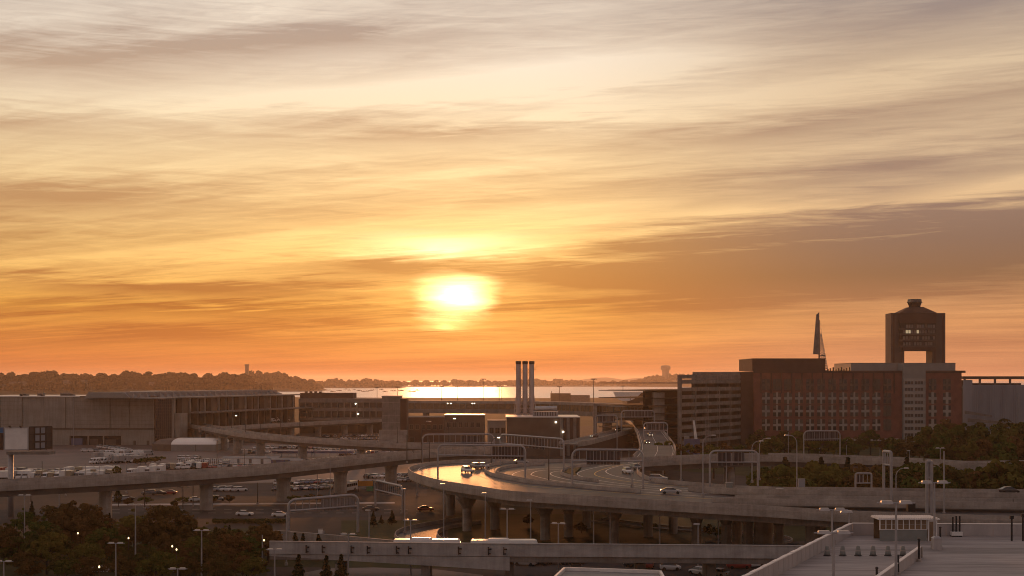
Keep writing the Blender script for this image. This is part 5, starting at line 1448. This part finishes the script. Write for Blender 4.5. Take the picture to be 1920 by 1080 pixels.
# small plain cabinet and dark box seen over the parapet
t = thing('signal_box', 'dark square sign box standing behind the shelter roof', 'box', (xat(1708, 175), 175, 0))
d = 175.0
part(t, 'box', 'black_paint', lambda b: b.box(-.5, -.4, zat(959, d), .5, .4, zat(943, d))); part(t, 'post', 'pole', lambda b: b.tube((0, 0, 0), (0, 0, zat(959, d)), .1))
for px, py, lab in [(1503, 914, 'pale twin cabinet standing on the upper ramp barrier'), (1367, 921, 'green grey cabinet on the deck right of the gantry'), (1462, 934, 'pale post box on the deck of the middle ramp')]:
    p = G(px, py, ZD); t = thing('cabinet', lab, 'cabinet', p)
    part(t, 'body', 'drum' if px == 1367 else 'blue_grey', lambda b: b.box(-.75, -.4, 0, .72, .4, 1.9)); part(t, 'roof', 'pole', lambda b: b.box(-.8, -.45, 1.905, .78, .45, 2.0))
# flat roofed building at the bottom edge
t = thing('flat_roof_building', 'white rimmed flat roof building at the bottom centre edge', 'building')
za = 9.0
c = [G(1057, 1063, za), G(1240, 1069, za)]
fl = [(c[0].x, c[0].y), (c[1].x, c[1].y), (c[1].x - 1.5, c[1].y - 45), (c[0].x - 1.5 * 2.4, c[0].y - 45)]
fl[3] = (G(1020, 1076, za).x - 6, c[0].y - 45)
cw = fl[::-1]
part(t, 'wall', 'pale_panel', lambda b: b.prism(cw, 0, za - .8))
part(t, 'roof', 'grey_panel', lambda b: b.prism([(x * .985 + .2, y) for x, y in cw], za - .79, za - .45))
for k in range(4):
    a, b2 = Vector((*cw[k], 0)), Vector((*cw[(k + 1) % 4], 0))
    part(t, 'roof_rim', 'white_paint', lambda b: b.sweep([a, b2], [(0, za - .78), (.35, za - .78), (.35, za), (0, za)]))
for k in range(14): part(t, 'roof_seam', 'pole', lambda b: b.box(c[0].x - .5, c[0].y - 1.5 - k * 2.2, za - .448, c[1].x - .8, c[0].y - 1.44 - k * 2.2, za - .40))

# ------------------------------------------------------------------ vehicles
def loft(b, secs, mi):
    vs, fs = [], []
    for x, w, z0, z1 in secs:
        vs += [(x, -w * .92, z0), (x, -w, z0 + (z1 - z0) * .35), (x, -w, z0 + (z1 - z0) * .75), (x, -w * .9, z1), (x, w * .9, z1), (x, w, z0 + (z1 - z0) * .75), (x, w, z0 + (z1 - z0) * .35), (x, w * .92, z0)]
    n = 8
    for i in range(len(secs) - 1):
        for k in range(n): fs.append((i * n + k, i * n + (k + 1) % n, (i + 1) * n + (k + 1) % n, (i + 1) * n + k))
    fs += [tuple(range(n)), tuple(range((len(secs) - 1) * n, len(secs) * n))[::-1]]
    b.add(vs, fs, mi)


def car_parts(kind):
    """list of (part name, shape function, material key)"""
    P = []
    wheel = lambda x, y, r: (lambda b, mi=0: b.tube((x, y - .11 if y < 0 else y - .1, r), (x, y + .1 if y < 0 else y + .11, r), r, r, 12, mi))
    if kind in ('sedan', 'suv', 'hatch'):
        if kind == 'sedan':
            body = [(-2.32, .72, .45, .78), (-2.15, .86, .30, .96), (-1.5, .90, .24, 1.0), (-.2, .91, .22, .98), (1.0, .90, .24, .96), (1.85, .86, .28, .86), (2.25, .74, .36, .72), (2.33, .62, .42, .6)]
            gb_, gt, zg, zt_, wx = (-1.85, 1.15), (-1.05, .30), .97, 1.40, 1.42
        elif kind == 'hatch':
            body = [(-1.98, .76, .45, .95), (-1.85, .86, .3, 1.02), (-1.2, .89, .24, 1.03), (.2, .9, .22, 1.0), (1.0, .88, .24, .98), (1.6, .84, .28, .88), (1.98, .68, .38, .7)]
            gb_, gt, zg, zt_, wx = (-1.85, 1.1), (-1.45, .25), 1.0, 1.48, 1.22
        else:
            body = [(-2.3, .78, .5, 1.05), (-2.18, .92, .35, 1.12), (-1.4, .95, .3, 1.14), (.2, .95, .3, 1.12), (1.1, .94, .3, 1.1), (1.9, .9, .34, 1.0), (2.3, .76, .45, .85)]
            gb_, gt, zg, zt_, wx = (-2.12, 1.15), (-1.85, .35), 1.11, 1.64, 1.42
        w = body[3][1]
        P.append(('body', lambda b, mi=0: loft(b, body, mi), 'paint'))
        P.append(('windows', lambda b, mi=0: b.frustum((gb_[0], -w * .9, gb_[1], w * .9), zg, (gt[0], -w * .70, gt[1], w * .70), zt_, mi), 'glass'))
        P.append(('roof', lambda b, mi=0: b.frustum((gt[0] - .06, -w * .73, gt[1] + .06, w * .73), zt_ + .002, (gt[0] + .15, -w * .6, gt[1] - .1, w * .6), zt_ + .06, mi), 'paint'))
        for x in (-wx, wx):
            for y in (-w + .08, w - .08): P.append(('wheel', wheel(x, y, .33), 'tyre'))
        xf, xr = body[-2][0], body[0][0]
        for y in (-1, 1):
            P.append(('headlight', lambda b, mi=0, y=y: b.box(xf - .12, y * .42, .58, xf + .07, y * .68, .72, mi), 'head'))
            P.append(('taillight', lambda b, mi=0, y=y: b.box(xr - .04, y * .42, .68, xr + .14, y * .7, .84, mi), 'tail'))
    elif kind == 'van':
        P.append(('body', lambda b, mi=0: loft(b, [(-2.75, .9, .4, 2.35), (-2.6, .98, .3, 2.45), (1.2, .98, .3, 2.42), (1.75, .96, .3, 2.1), (2.3, .94, .32, 1.25), (2.75, .86, .4, 1.0)], mi), 'paint'))
        P.append(('windscreen', lambda b, mi=0: b.add([(1.82, -.82, 2.06), (1.82, .82, 2.06), (2.34, .86, 1.27), (2.34, -.86, 1.27)], [(0, 1, 2, 3)], mi), 'glass'))
        for y in (-1, 1): P.append(('side_window', lambda b, mi=0, y=y: b.box(.75, y * .975, 1.35, 1.7, y * 1.0, 1.95, mi), 'glass'))
        for x in (-1.75, 1.75):
            for y in (-.88, .88): P.append(('wheel', wheel(x, y, .36), 'tyre'))
    elif kind == 'truck':
        P.append(('cargo_box', lambda b, mi=0: b.box(-3.4, -1.15, .9, 1.5, 1.15, 3.1, mi), 'paint'))
        P.append(('cab', lambda b, mi=0: loft(b, [(1.6, 1.0, .5, 2.3), (2.3, 1.0, .5, 2.2), (2.7, .98, .5, 1.4), (3.4, .9, .5, 1.2)], mi), 'paint'))
        P.append(('windscreen', lambda b, mi=0: b.add([(2.34, -.85, 2.14), (2.34, .85, 2.14), (2.72, .88, 1.45), (2.72, -.88, 1.45)], [(0, 1, 2, 3)], mi), 'glass'))
        P.append(('chassis', lambda b, mi=0: b.box(-3.3, -.5, .5, 3.0, .5, .88, mi), 'tyre'))
        for x in (-2.2, 2.3):
            for y in (-.95, .95): P.append(('wheel', wheel(x, y, .45), 'tyre'))
    elif kind == 'bus':
        P.append(('body', lambda b, mi=0: loft(b, [(-6.0, 1.1, .5, 2.9), (-5.8, 1.25, .35, 3.05), (5.6, 1.25, .35, 3.05), (5.9, 1.2, .4, 2.9), (6.05, 1.05, .5, 2.5)], mi), 'paint'))
        for y in (-1, 1):
            for k in range(7): P.append(('window', lambda b, mi=0, y=y, k=k: b.box(-5.4 + k * 1.55, y * 1.24, 1.5, -4.0 + k * 1.55, y * 1.275, 2.45, mi), 'glass'))
        P.append(('windscreen', lambda b, mi=0: b.box(6.0, -.95, 1.2, 6.09, .95, 2.5, mi), 'glass'))
        P.append(('roof_unit', lambda b, mi=0: b.frustum((-3, -.8, 1, .8), 3.04, (-2.7, -.65, .7, .65), 3.3, mi), 'paint'))
        for x in (-3.9, 3.7):
            for y in (-1.12, 1.12): P.append(('wheel', wheel(x, y, .48), 'tyre'))
    return P


KEYS = ['paint', 'glass', 'tyre', 'head', 'tail']
VM = {}
COLN = {'white': 'white', 'silver_car': 'silver', 'grey_car': 'dark grey', 'black': 'black', 'red': 'red', 'blue': 'dark blue', 'tan': 'tan'}
KN = {'sedan': 'sedan', 'suv': 'estate car', 'hatch': 'hatchback', 'van': 'van', 'truck': 'box truck', 'bus': 'bus'}


def vmat(key, colr): return {'paint': 'paint_' + colr, 'glass': 'glass_dark', 'tyre': 'tyre', 'head': 'headlamp', 'tail': 'taillamp'}[key]


def vehicle(kind, colr, p, rz, detailed=False, lights=False, label=None, row=None, px=0):
    cat = {'bus': 'bus', 'truck': 'truck', 'van': 'van'}.get(kind, 'car')
    nm = {'bus': 'bus', 'truck': 'box_truck', 'van': 'van'}.get(kind, 'car')
    if detailed:
        t = thing(nm, label, cat, p, rz)
        for pn, fn, key in car_parts(kind):
            ck = (kind, colr, pn, id(fn))
            mb_ = MB(); fn(mb_)
            m = vmat(key, colr)
            if lights and key == 'head': m = 'lit_head'
            mb_.build(pn, m, t)
    else:
        k = (kind, colr, lights)
        if k not in VM:
            mb_ = MB()
            for pn, fn, key in car_parts(kind): fn(mb_, KEYS.index(key))
            VM[k] = mb_.mesh(nm, [('lit_head' if lights and q == 'head' else vmat(q, colr)) for q in KEYS])
        t = link(nm, VM[k], None, p); t.rotation_euler = (0, 0, rz); tag(t, label, cat)
    if row: inrow(row, t, px, f'{COLN[colr]} {KN[kind]}', cat)
    return t


CW = ['white', 'white', 'silver_car', 'silver_car', 'grey_car', 'black', 'black', 'red', 'blue', 'tan']


def lot(row, x0, x1, y0, y1, n, kinds, cols, rz, jit=.15, skip=.06):
    """a row of parked vehicles between two places on the ground"""
    a, b_ = G(x0, y0), G(x1, y1)
    for k in range(n):
        if rng.uniform() < skip and 0 < k < n - 1: continue
        p = a + (b_ - a) * (k / max(1, n - 1)); px = 960 + F * p.x / p.y
        vehicle(kinds[rng.integers(len(kinds))], cols[rng.integers(len(cols))], p + Vector((0, rng.uniform(-.5, .5), 0)), rz + rng.uniform(-.04, .04) + (math.pi if rng.uniform() < .5 else 0), row=row, px=px)


CS = ['sedan', 'hatch', 'suv']; VS = ['van', 'truck', 'van']
W = ['white', 'white', 'white', 'white', 'silver_car', 'tan']
lot('the front row of the far left lot', -20, 205, 899, 897, 20, VS, W, 1.57)
lot('the middle row of the far left lot', -20, 200, 892, 891, 22, VS + CS, W + ['red', 'grey_car'], 1.57)
lot('the rear row of the far left lot', 0, 160, 886, 886, 16, CS + ['van'], W, 1.57)
lot('the white truck row', 165, 215, 890, 889, 6, ['truck', 'van'], ['white'], 1.3)
lot('the front row by the white fence', 245, 300, 891, 888, 6, ['truck', 'van'], ['white'], 1.57)
lot('the long row behind the left viaduct', 268, 470, 881, 876, 22, VS + CS, W + ['red', 'black'], 1.57)
lot('the packed van rows, nearest row', 178, 262, 869, 867, 13, ['van', 'truck'], ['white', 'silver_car'], 1.0, skip=0)
lot('the packed van rows, middle row', 186, 268, 861, 860, 14, ['van', 'truck'], ['white', 'silver_car'], 1.0, skip=0)
lot('the packed van rows, rear row', 196, 278, 854, 853, 15, ['van'], ['white', 'silver_car'], 1.0, skip=0)
lot('the upper diagonal row of the left lot', 190, 240, 840, 847, 10, ['van', 'suv'], ['white', 'silver_car'], .8, skip=0)
lot('the pair by the loading bays', 160, 182, 847, 847, 3, CS, ['white', 'silver_car'], .2, skip=0)
lot('the fenced lot, rear row', 338, 372, 861, 861, 8, CS, W, 1.57)
lot('the fenced lot, front row', 340, 470, 868, 867, 20, CS, W + ['grey_car'], 1.57)
lot('the row before the long white shed', 520, 560, 867, 866, 4, CS, CW, .2)
lot('the first row past the terminal ramp', 620, 765, 826, 823, 22, CS, CW, 1.57)
lot('the second row past the terminal ramp', 600, 750, 820, 818, 22, CS, CW, 1.57)
lot('the rear row between the ramps', 590, 690, 848, 845, 15, CS, CW, 1.57)
lot('the middle row between the ramps', 640, 762, 854, 848, 18, CS, CW, 1.57)
lot('the front row between the ramps', 668, 770, 861, 852, 15, CS, CW, 1.57)
lot('the far row left of the canopy', 478, 600, 842, 841, 16, CS, CW, 1.57)
lot('the near row left of the canopy', 470, 590, 850, 849, 16, CS, CW, 1.57)
lot('the row in front of the canopy', 560, 690, 868, 860, 16, CS, CW, 1.4)
lot('the short row under the left viaduct', 400, 452, 921, 921, 5, CS, ['white', 'silver_car'], .5, skip=0)
lot('the rear row under the left viaduct', 522, 624, 909, 906, 12, CS, CW, 1.3)
lot('the front row under the left viaduct', 518, 616, 920, 917, 11, CS, CW, 1.3)
lot('the sunlit rear row left of the hairpin', 690, 766, 897, 894, 11, CS, W + ['black'], 1.2)
lot('the sunlit front row left of the hairpin', 728, 770, 904, 902, 6, CS, W, 1.2)
lot('the cluster by the small roadside tree', 205, 237, 941, 938, 4, CS, ['white', 'black', 'silver_car'], .4, skip=0)
lot('the dark pair on the left road', 280, 318, 928, 927, 3, CS, ['black', 'grey_car', 'red'], .1, skip=0)
lot('the white group beside the left viaduct piers', 368, 408, 940, 939, 4, ['suv', 'van', 'sedan'], ['white', 'silver_car'], .3, skip=0)
# cars under the low bridge
UB = 'the yard under the low bridge'
for px, py, k, c, a in [(985, 1060, 'sedan', 'silver_car', 2.8), (1008, 1059, 'sedan', 'black', 2.8), (1045, 1058, 'hatch', 'grey_car', 2.9), (1078, 1057, 'suv', 'black', .1), (1192, 1063, 'sedan', 'black', 2.9), (1216, 1065, 'suv', 'red', 1.4), (1257, 1069, 'hatch', 'white', -.06), (1310, 1077, 'hatch', 'white', 2.2), (1345, 1080, 'sedan', 'white', 2.4),
                       (1385, 1066, 'suv', 'red', 0), (1412, 1063, 'sedan', 'white', .3)]:
    vehicle(k, c, G(px, py), a, True, row=UB, px=px)
# moving traffic
for k, c, p, a, lit_, lab in [
    ('sedan', 'white', G(459, 967), 0.0, 0, 'white sedan driving on the ground level road at left'),
    ('sedan', 'white', G(526, 969), 0.02, 0, 'white sedan driving just left of the large pale gantry'),
    ('sedan', 'black', G(695, 958), .1, 0, 'dark sedan on the ground road behind the large pale gantry'),
    ('sedan', 'red', G(798, 958), .2, 0, 'dark red car on the ground road below the hairpin tip'),
    ('suv', 'white', dk(875, 886), -1.2, 1, 'white car nearest on the sunlit hairpin lanes'),
    ('suv', 'grey_car', dk(893, 879), -1.1, 1, 'dark car following behind on the sunlit hairpin lanes'),
    ('sedan', 'silver_car', dk(906, 877), -1.0, 0, 'silver car entering the sunlit hairpin lanes'),
    ('sedan', 'silver_car', dk(977, 869.5), .1, 0, 'pale sedan at the back of the hairpin beyond the barrier'),
    ('suv', 'white', dk(1177, 888), -1.35, 1, 'white car coming towards the viewer right of the middle gantry'),
    ('suv', 'grey_car', dk(1192, 881), -1.25, 1, 'dark car behind the white one at the middle gantry'),
    ('suv', 'silver_car', dk(1234, 902), -.25, 0, 'silver estate car on the inner lane near the deck edge'),
    ('sedan', 'silver_car', dk(1258, 926), -.08, 0, 'silver sedan passing on the front lanes of the hairpin'),
    ('sedan', 'black', G(1893, 926, 13), 0, 0, 'black sedan on the uppermost ramp at the right edge')]:
    vehicle(k, c, p, a, True, bool(lit_), lab)
for k, (px, py, c) in enumerate([(1213, 832, 'black'), (1219, 818, 'grey_car'), (1213, 806, 'white'), (1207, 799, 'black'), (1217, 795, 'silver_car')]):
    vehicle('sedan', c, G(px, py, 10.92), -1.5, False, True, row='the traffic on the straight terminal road', px=px + k * .01)
for px, py, c in [(1115, 822, 'black'), (1158, 810, 'grey_car'), (1180, 803, 'white'), (1190, 800.5, 'black')]:
    vehicle('sedan', c, G(px, py - 1.5, 8.92) + Vector((0, 3, 0)), -2.3, False, True, row='the traffic on the branch ramp', px=px)
for px, py, k in [(385, 792, 'suv'), (510, 790, 'van'), (517, 789, 'van'), (537, 788, 'sedan'), (598, 785, 'suv'), (606, 785, 'sedan')]:
    vehicle(k, 'white', G(px, py + 1, 8.92), .2, False, True, row='the traffic before the glazed terminal', px=px)
# buses on the low bridge and by the signs
for px0, lab in [(800, 'white bus roof showing above the low bridge parapet, left one'), (945, 'white bus roof showing above the low bridge parapet, right one')]:
    x = xat(px0, 231); y = gb[min(range(len(gb)), key=lambda k: abs(gb[k].x - x))].y + 4
    vehicle('bus', 'white', Vector((x, y + 1, 4.01)), .01, True, False, lab)
vehicle('bus', 'white', G(650, 921), 1.25, True, False, 'white bus parked beside the orange and green sign')
# utility box on the approach wall
p = G(601, 1001, 3.5)
t = thing('utility_box', 'white box unit standing on the sloping approach wall', 'box', p)
part(t, 'body', 'white_paint', lambda b: b.box(-.5, .05, .02, .4, .45, .9)); part(t, 'side_unit', 'pole', lambda b: b.box(.42, .1, .02, .75, .4, .6)); part(t, 'cap', 'pole', lambda b: b.box(-.55, 0, .905, .45, .5, 1.0))
# boom lift parked below the central garage
t = thing('boom_lift', 'pale lifting boom standing in front of the parking garage', 'crane')
d = 560.0
part(t, 'boom', 'white_paint', lambda b: b.frustum((xat(1305, d) - .6, d - .5, xat(1305, d) + .6, d + .5), zat(823, d), (xat(1300.5, d) - .35, d - .3, xat(1300.5, d) + .35, d + .3), zat(788, d)))
part(t, 'mast_frame', 'steel', lambda b: [b.tube((xat(px, d), d + 1, 3), (xat(px, d), d + 1, zat(786, d)), .14, n=5) for px in (1324, 1332)] and [b.tube((xat(1324, d), d + 1, zat(786 + q * 7, d)), (xat(1332, d), d + 1, zat(786 + q * 7, d)), .1, n=4) for q in range(5)])
part(t, 'carrier', 'blue_paint', lambda b: b.box(xat(1283, d), d - 1, 0, xat(1312, d), d + 2, zat(823, d)))
part(t, 'cab', 'grey_panel', lambda b: b.box(xat(1284, d), d - 1, zat(823, d) + .02, xat(1292, d), d + 2, zat(818, d)))
# lot fence
t = thing('lot_fence', 'white picket security fence round the left storage lot', 'fence')
a, b_ = G(335, 873), G(480, 869.5)
part(t, 'rail', 'pole', lambda b: b.tube(a + Vector((0, 0, 2.2)), b_ + Vector((0, 0, 2.2)), .06).tube(a + Vector((0, 0, .8)), b_ + Vector((0, 0, .8)), .06))
for k in range(37):
    p = a + (b_ - a) * (k / 36); part(t, 'fence_post', 'white_paint', lambda b: b.box(p.x - .12, p.y - .1, 0, p.x + .12, p.y + .1, 2.6))

# ------------------------------------------------------------------ trees
def tree_proto(name, h, r, n_clump, per, leaf, m, seed, conifer=False):
    g = np.random.default_rng(seed)
    t = link(name, None); tag(t, None, 'tree')
    def trunk(b):
        b.tube((0, 0, 0), (g.uniform(-.2, .2), g.uniform(-.2, .2), h * (.95 if conifer else .55)), .028 * h, .012 * h, 8)
        if not conifer:
            for k in range(7):
                a = k * 2.4 + g.uniform(-.3, .3); z = h * g.uniform(.22, .5); L = r * g.uniform(.5, .85)
                b.tube((0, 0, z), (math.cos(a) * L, math.sin(a) * L, z + h * g.uniform(.15, .35)), .012 * h, .004 * h, 5)
    part(t, 'trunk', 'bark', trunk)
    pts = []
    for k in range(n_clump):
        if conifer:
            f = k / n_clump; z = h * (.12 + .88 * f); rr = r * (1 - f) * g.uniform(.75, 1.1) + .12
            a = g.uniform(0, 6.28); c = (math.cos(a) * rr * .6, math.sin(a) * rr * .6, z); cr = max(.25, rr * .55)
            pts.append(crown_faces(c, cr, cr * .5, per, leaf, g))
        else:
            v = g.normal(size=3); v /= np.linalg.norm(v); q = g.uniform(.25, 1.0) ** .6
            cz = h * .60 + v[2] * q * h * .36
            wid = 1.0 - max(0, (cz / h - .65)) * 1.2
            c = (v[0] * q * r * wid * .85, v[1] * q * r * wid * .85, max(h * .2, cz))
            cr = r * g.uniform(.16, .34)
            if k % 4 == 0: q2 = g.uniform(1.05, 1.28); c = (c[0] * q2, c[1] * q2, c[2] * g.uniform(.95, 1.12)); cr = r * g.uniform(.09, .17)
            pts.append(crown_faces(c, cr, cr * .8, per, leaf, g))
    o = link('crown', quads_mesh('crown', np.concatenate(pts), m), t)
    return t


PT = {'big': [tree_proto('tree', 10, 4.6, 46, 90, .20, 'leaf', 21), tree_proto('tree', 10, 4.2, 42, 90, .20, 'leaf_green', 22), tree_proto('tree', 10, 5.0, 50, 90, .2, 'leaf', 23)],
      'mid': [tree_proto('tree', 10, 4.4, 34, 46, .32, 'leaf', 31), tree_proto('tree', 10, 4.0, 30, 46, .32, 'leaf_green', 32), tree_proto('tree', 10, 3.6, 32, 46, .30, 'leaf', 33), tree_proto('tree', 10, 4.8, 36, 46, .34, 'leaf_green', 34)],
      'con': [tree_proto('conifer', 10, 2.6, 60, 40, .26, 'needle', 41, True), tree_proto('conifer', 10, 3.4, 60, 40, .28, 'needle', 42, True)],
      'bush': [tree_proto('shrub', 3, 2.2, 16, 40, .22, 'leaf', 51), tree_proto('shrub', 3, 2.4, 16, 40, .22, 'leaf_green', 52)]}
USED = set()


GLOBES = [(146, 1000), (241, 1009), (186, 1062), (323, 1024), (331, 1030), (495, 1013)]


def plant(kind, v, p, h, row, px, wide=1.0, what=None):
    if px < 520 and p.y < 300:                      # the planting leaves the park lamps free
        for lx_, ly_ in GLOBES:
            if abs(px - lx_) < 24 and p.y < (H - 5.5) * F / (ly_ - 5 - Y0) + 2: h = min(h, max(1.2, zat(ly_ + 14, p.y - 2)))
    pr = PT[kind][v % len(PT[kind])]
    base = 3.0 if kind == 'bush' else 10.0
    s = h / base; sc = (s * wide, s * wide, s); rz = rng.uniform(0, 6.28)
    if pr.name in USED: o = copy_tree(pr, None, p, rz, sc)
    else: o = pr; USED.add(pr.name); o.location = p; o.rotation_euler = (0, 0, rz); o.scale = sc
    dflt = {'big': 'broad brown green tree', 'mid': 'rounded autumn tree', 'con': 'dark pointed conifer', 'bush': 'low dense shrub'}[kind]
    inrow(row, o, px, what or dflt, 'shrub' if kind == 'bush' else 'tree')
    return o


FG = 'the front left park trees'
for px, ytop, d, v, wide in [(8, 985, 250, 0, 1.1), (45, 955, 285, 1, 1.1), (110, 945, 272, 2, 1.15), (150, 936, 268, 0, 1.2), (178, 952, 275, 2, 1.0), (88, 990, 236, 1, 1.05), (125, 1046, 228, 0, .8), (228, 985, 262, 2, 1.1), (272, 975, 262, 0, 1.0), (312, 941, 262, 2, 1.15), (345, 965, 270, 0, 1.0), (385, 982, 262, 1, 1.0),
                             (305, 1020, 235, 2, 1.0), (352, 1015, 240, 0, 1.0), (412, 988, 255, 2, 1.0), (445, 992, 250, 0, 1.05), (470, 1000, 246, 1, 1.1), (250, 1040, 236, 0, 1.0), (420, 1025, 238, 2, 1.0), (205, 1000, 245, 0, .9), (180, 1000, 250, 1, .8), (300, 1052, 228, 1, .9), (402, 1045, 226, 0, 1.0), (455, 1040, 228, 2, 1.0)]:
    h = zat(ytop, d); plant('big', v, Vector((xat(px, d), d, 0)), max(4.0, h), FG, px, wide)
for px, ytop, d in [(60, 940, 330), (205, 962, 300), (336, 972, 290), (430, 985, 270)]:
    plant('con', px, Vector((xat(px, d), d, 0)), max(4, zat(ytop, d)), 'the conifers behind the park trees', px, .9)
for k_ in range(34):
    px = 15 + k_ * 14.6 + rng.uniform(-6, 6); d = [262, 246, 232, 224][k_ % 4] + rng.uniform(-5, 5)
    plant('big', k_, Vector((xat(px, d), d, 0)), rng.uniform(5.5, 8.5) - (1.5 if d < 235 else 0), 'the lower tree layer of the front left park', px, 1.25, 'smaller bushy tree')
for k_ in range(40):
    px = 5 + k_ * 12.3 + rng.uniform(-5, 5); d = rng.uniform(228, 275)
    plant('bush', k_, Vector((xat(px, d), d, 0)), rng.uniform(2.2, 3.6), 'the undergrowth of the front left park', px, 1.35)
NB = 'the small conifers beside the low bridge'
for px, ytop, yb, d in [(492, 985, 0, 268), (524, 996, 0, 262), (553, 999, 0, 258), (568, 1000, 0, 256), (597, 1002, 0, 254), (560, 1040, 0, 214), (612, 1042, 0, 213), (640, 1040, 0, 212), (735, 957, 0, 316), (700, 958, 0, 312), (715, 966, 0, 318)]:
    plant('con', px, Vector((xat(px, d), d, 0)), max(1.5, zat(ytop, d)), NB, px, 1.0)
# right: the wood round the hotel and ramps
k = 0
RB = 'the rear trees below the brick hotel'
for px in list(range(1425, 1760, 23)):
    d = 560 + rng.uniform(-60, 60); yt = 808 + rng.uniform(-4, 14)
    plant('mid', k, Vector((xat(px, d), d, 0)), max(5, zat(yt, d)), RB, px, 1.15); k += 1
RC = 'the tall trees at the right edge'
for px, yt, d in [(1752, 795, 520), (1778, 788, 540), (1803, 792, 500), (1830, 790, 520), (1858, 795, 480), (1885, 788, 520), (1912, 790, 500), (1930, 800, 470), (1770, 815, 470), (1796, 820, 460), (1822, 825, 440), (1850, 822, 430), (1880, 828, 425), (1908, 822, 430)]:
    plant('mid', k, Vector((xat(px, d), d, 0)), zat(yt, d), RC, px, 1.05); k += 1
RD = 'the tree belt in front of the rear ramp'
for px in list(range(1432, 1930, 17)):
    d = 338 + rng.uniform(-22, 24); yt = 872 + rng.uniform(-8, 14) - (8 if px > 1840 else 0)
    plant('mid', k, Vector((xat(px, d), d, 0)), max(4.5, zat(yt, d)), RD, px, 1.1); k += 1
for px in (1473, 1540, 1590, 1700):
    plant('con', px, Vector((xat(px, 372), 372, 0)), zat(858, 372), 'the conifers against the rear ramp', px, 1.0)
RE = 'the trees below the central garage'
for px in (1246, 1268, 1290, 1312, 1338, 1362, 1388, 1408):
    d = 500 + rng.uniform(-40, 40); plant('mid', k, Vector((xat(px, d), d, 0)), zat(828 + rng.uniform(-4, 10), d), RE, px, 1.1); k += 1
for px, y in [(1215, 1000), (1330, 1004), (1345, 1010), (1360, 1006), (990, 985), (1090, 1000)]:
    plant('bush', px, G(px, y), 2.4, 'the shrubs under the hairpin', px, 1.2)
for px, y in [(240, 948), (275, 945), (345, 945), (400, 943), (430, 942), (555, 942), (580, 940), (600, 941), (1020, 860), (905, 870)]:
    if px < 900: plant('bush', px, G(px, y), 2.0, 'the shrubs along the left road', px, 1.6)
plant('mid', 1, G(218, 899), 5.0, 'the small trees of the left lots', 218)
plant('mid', 2, G(222, 951), 5.0, 'the small trees of the left lots', 222.5, .8)
for kk in range(6): plant('bush', kk, G(255 + kk * 9, 872 - kk), 2.6, 'the shrubs beside the packed bus rows', 255 + kk * 9, 1.2)
# rough hedge of dry reeds beside the ground road
pts = []
for kk in range(150):
    p = G(400 + kk * .93, 981.5 + rng.uniform(-1.5, 1)); pts.append(crown_faces((p.x, p.y, .5), .45, .6, 14, .2, rng))
hd = link('reeds', quads_mesh('reeds', np.concatenate(pts), 'leaf')); tag(hd, 'dry rust brown reeds beside the ground level road', 'reeds', None, 'stuff')

# ------------------------------------------------------------------ haze
hz = MB().box(-30100, -120, WZ - 2.5, 30100, FAR + 200, 96.0)
m = bpy.data.materials.new('haze'); m.use_nodes = True; nt_ = m.node_tree; nt_.nodes.clear()
pv = nt_.nodes.new('ShaderNodeVolumePrincipled'); pv.inputs['Color'].default_value = (0.95, 0.78, 0.62, 1)
pv.inputs['Density'].default_value = 0.00006; pv.inputs['Anisotropy'].default_value = 0.6
mo = nt_.nodes.new('ShaderNodeOutputMaterial'); nt_.links.new(pv.outputs[0], mo.inputs['Volume'])
MATS['haze'] = m
tag(hz.build('haze', 'haze'), 'thin warm evening haze over the whole airport', 'haze', None, 'stuff')
label_rows()
